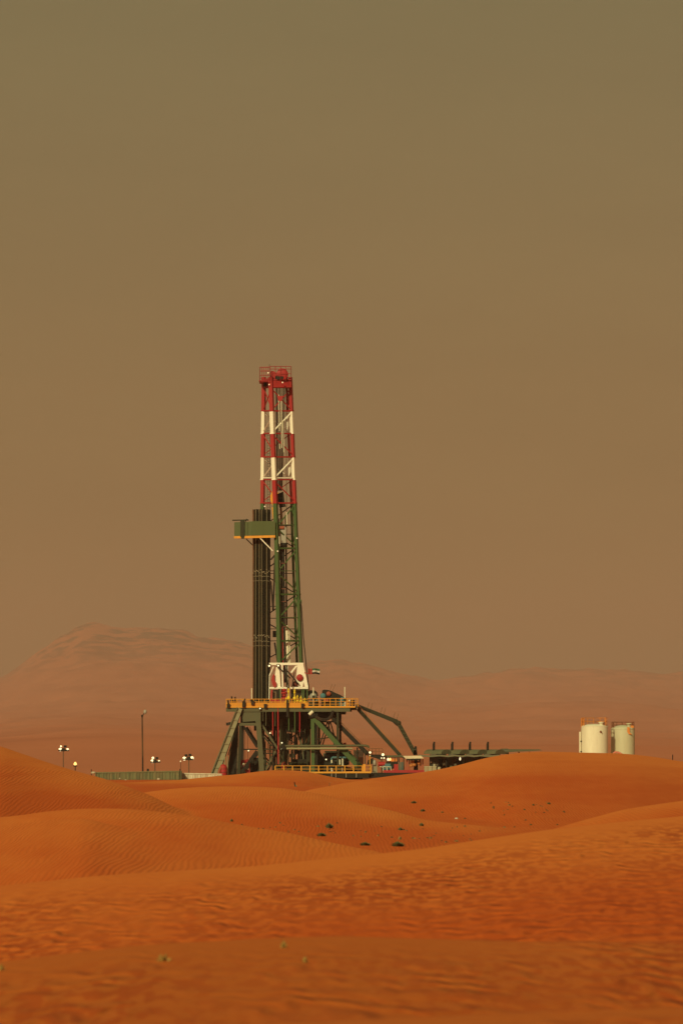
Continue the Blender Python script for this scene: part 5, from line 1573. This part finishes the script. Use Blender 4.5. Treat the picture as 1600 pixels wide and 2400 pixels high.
# ------------------------------------------------------------------ stakes on the sand in front of the rig
c = on_ground(692, 1843.5, 300, 560)
t = thing('marker_post', 'leaning dark stake with a tuft of green rag, alone on the sand before the rig', 'post', c)
k = c.y / 9600.0
mb = MB(); mb.tube([c + Vector((-.0, 0, -.1)), c + Vector((-2 * k, 0, 9 * k))], 1.3 * k, 6); mb.build('stake', STEEL, t)
mb = MB(); mb.lathe(c + Vector((-2 * k, 0, 10 * k)), [(.01, -1.6 * k), (1.5 * k, 0), (.01, 1.6 * k)], 8); mb.build('knob', STEEL, t)
RAG = paint('rag_green', (.10, .14, .08), dirt=.2)
mb = MB(); mb.prism([c + Vector((-1.8 * k, -.05, 6.5 * k)), c + Vector((1 * k, -.05, 4 * k)), c + Vector((4.5 * k, -.05, .2 * k)), c + Vector((.5 * k, -.05, .2 * k))], .15); mb.build('rag', RAG, t)
c = on_ground(771.5, 1843, 300, 560)
k = c.y / 9600.0
t = thing('marker_post', 'thin bare stake on the sand right of the one with the green rag', 'post', c)
mb = MB(); mb.tube([c + Vector((0, 0, -.1)), c + Vector((.6 * k, 0, 8 * k))], .8 * k, 6); mb.build('stake', paint('rail_brown', ()), t)
mb = MB(); mb.bar(c + Vector((0, 0, 7 * k)), c + Vector((4 * k, 0, 10 * k)), .9 * k); mb.build('strip', paint('strip_rust', (.30, .12, .05)), t)

# ------------------------------------------------------------------ desert tufts
def leaf_mat(key, a, b):
    if key in MATS: return MATS[key]
    m = bpy.data.materials.new(key); m.use_nodes = True
    tt = m.node_tree; bs = tt.nodes['Principled BSDF']
    oi = tt.nodes.new('ShaderNodeNewGeometry'); n = tt.nodes.new('ShaderNodeTexNoise'); n.inputs['Scale'].default_value = 5
    mx = tt.nodes.new('ShaderNodeMix'); mx.data_type = 'RGBA'
    mx.inputs[6].default_value = (*a, 1); mx.inputs[7].default_value = (*b, 1)
    tt.links.new(oi.outputs['Position'], n.inputs['Vector']); tt.links.new(n.outputs['Fac'], mx.inputs[0]); tt.links.new(mx.outputs[2], bs.inputs['Base Color'])
    bs.inputs['Roughness'].default_value = .8
    MATS[key] = m
    return m


LEAF = leaf_mat('dark_scrub', (.075, .080, .026), (.16, .15, .055))
PALE = leaf_mat('pale_grass', (.26, .21, .07), (.38, .29, .10))
FORE = leaf_mat('dry_grass', (.32, .20, .045), (.37, .25, .065))
TWIG = paint('twig', (.10, .06, .03))


def tuft(px, py, wpx, hpx, pale, label, seed):
    c = on_ground(px, py)
    k = c.y / 9600.0
    R = random.Random(seed)
    w, h = wpx * k / 2, hpx * k
    t = thing('desert_shrub' if not pale else 'grass_tuft', label, 'shrub' if not pale else 'grass tuft', c, 'scrub on the red sand')
    mb = MB()
    n = int(34 + wpx * 7) if not pale else int(14 + wpx * (1.6 if py < 2100 else .5))
    for i in range(n):
        a = R.uniform(0, 2 * PI); q = R.random() ** .6
        lean = q * R.uniform(.5, 1.0)
        base = Vector((math.cos(a) * w * q * .45, math.sin(a) * w * q * .45, -.03))
        L_ = h * R.uniform(.55, 1.1) * (1.05 - .45 * q)
        tip = base + Vector((math.cos(a) * w * lean * .75, math.sin(a) * w * lean * .75, L_))
        bw = max(.012, .55 * k) * R.uniform(.6, 1.5) * (1.6 if not pale else .8)
        s = Vector((-math.sin(a + .6), math.cos(a + .6), 0)) * bw
        mid = (base + tip) / 2 + Vector((0, 0, L_ * .12))
        o = [c + base - s * .5, c + base + s * .5, c + mid + s, c + tip, c + mid - s]
        mb.add(o, [(0, 1, 2, 4), (4, 2, 3)], 0)
    mb.build('foliage', FORE if pale and py > 2100 else PALE if pale else LEAF, t)
    mb = MB()
    for i in range(5 if py < 2100 else 2):
        a = R.uniform(0, 2 * PI)
        mb.tube([c + Vector((0, 0, -.05)), c + Vector((math.cos(a) * w * .45, math.sin(a) * w * .45, h * .6))], max(.01, .28 * k), 4)
    mb.build('stem', TWIG if py < 2100 else FORE, t)
    return t


TUFTS = [
    (771, 1941, 22, 15, 0, 'roundest dark green shrub in the sandy hollow, upper middle of the group'),
    (753, 1960, 26, 11, 0, 'wide dark shrub at the left of the hollow, below the roundest one'),
    (855, 1982, 30, 11, 0, 'low flat dark shrub at the hollow bottom, left of the biggest'),
    (932, 1984, 36, 15, 0, 'biggest dark shrub, at the lowest part of the sandy hollow'),
    (937, 1968, 12, 11, 1, 'pale tuft standing just behind the biggest dark shrub'),
    (987.5, 1936, 14, 10, 0, 'dark shrub at the far right of the hollow below the red slope'),
    (938, 1946, 13, 9, 0, 'dark shrub halfway between the biggest one and the red slope edge'),
    (969, 1883, 16, 8, 0, 'left upper dark shrub on the red slope of the right dune'),
    (990, 1902, 15, 8, 0, 'flattened grey shrub on the red slope, below the left upper one'),
    (1036, 1905, 7, 5, 0, 'tiny dark tuft on the red slope right of the flattened shrub'),
    (543, 1926, 8, 9, 0, 'small upright tuft on the crest left of the hollow'),
    (567, 1934, 5, 5, 0, 'very small tuft at the left tip of the hollow'),
    (745, 1938, 10, 6, 1, 'pale tuft left of the roundest shrub'),
    (790, 1930, 6, 4, 0, 'tiny dark tuft right of and above the roundest shrub'),
    (828, 1960, 9, 6, 1, 'pale tuft in the open sand above the low flat shrub'),
    (857, 1952, 7, 7, 1, 'pale tuft in the middle of the hollow'),
    (886, 1960, 8, 8, 1, 'pale tuft between the low flat shrub and the biggest shrub'),
    (969, 1966, 18, 6, 1, 'wide pale grass patch right of the biggest shrub'),
    (1009, 1965, 14, 6, 1, 'pale grass patch at the right side of the hollow'),
    (1045, 1975, 12, 6, 1, 'pale tuft on the right rim of the hollow, left of two'),
    (1069, 1973, 16, 8, 1, 'pale tuft on the right rim of the hollow, right of two'),
    (656, 1930, 7, 5, 1, 'small pale tuft at the upper left of the hollow'),
    (690, 1946, 8, 4, 1, 'faint pale tuft at the left bank of the hollow'),
    (1089, 1938, 12, 6, 1, 'pale tuft at the foot of the red slope, middle'),
    (1123, 1949, 9, 5, 1, 'pale tuft near where the foreground dune meets the hollow'),
    (1089, 1919, 7, 4, 0, 'tiny dark tuft low on the red slope'),
    (1181, 1940, 10, 5, 1, 'pale tuft on the low sand under the speckled slope'),
    (1181, 1911, 5, 4, 0, 'tiny dark speck of scrub below the speckled slope, left'),
    (1156, 1893, 7, 5, 0, 'small dark tuft at the left end of the speckled slope'),
    (1193, 1888, 10, 6, 1, 'pale tuft among the dark specks on the right slope'),
    (1228, 1899, 6, 5, 0, 'tiny dark tuft in the middle of the speckled slope'),
    (1249, 1888, 7, 6, 0, 'small dark tuft right of the middle of the speckled slope'),
    (1285, 1885, 9, 7, 0, 'larger dark tuft at the upper right of the speckled slope'),
    (1320, 1903, 6, 4, 0, 'tiny dark tuft at the right end of the speckled slope'),
    (1205, 1939, 5, 4, 0, 'tiny dark tuft on the sand below the slope, left of three'),
    (1231, 1923, 5, 4, 0, 'tiny dark tuft on the sand below the slope, topmost of three'),
    (1243, 1934, 7, 5, 0, 'tiny dark tuft on the sand below the slope, right of three'),
    (1305, 1934, 6, 4, 0, 'lone tiny tuft far right on the low sand'),
    (383, 2256, 44, 26, 1, 'blurred pale green tuft on the nearest sand bank, left'),
    (663, 2222, 22, 24, 1, 'blurred upright tuft on the nearest bank near the middle'),
    (714, 2258, 24, 20, 1, 'faint blurred tuft on the nearest sand right of the upright one'),
    (3, 2275, 26, 22, 1, 'blurred tuft cut by the left edge of the nearest bank'),
]
for i, a in enumerate(TUFTS):
    tuft(*a, 100 + i)
rr_ = random.Random(5)
for i in range(34):
    px = rr_.uniform(600, 1110); t_ = (px - 600) / 510
    py = rr_.uniform(1934 + 14 * t_, 1950 + 24 * t_) if px < 800 else rr_.uniform(1938, 1972)
    tuft(px, py, rr_.uniform(4, 9), rr_.uniform(2.5, 4.5), 1 if rr_.random() < .7 else 0, 'one of many tiny scrub specks sprinkled over the floor of the sandy hollow', 300 + i)
for i in range(16):
    tuft(rr_.uniform(1150, 1330), rr_.uniform(1880, 1906), rr_.uniform(3.5, 6), rr_.uniform(2.5, 4), 0 if rr_.random() < .6 else 1, 'one of many tiny scrub specks on the speckled slope of the right dune', 400 + i)
# pale stone or litter on the red slope
c = on_ground(1069, 1919.5)
mb = MB(); mb.lathe(c + Vector((0, 0, .02)), [(.09, -.06), (.12, .0), (.06, .06)], 9); o = mb.build('pale_stone', CWD, None); tag(o, 'single pale stone at the foot of the red slope', 'stone')
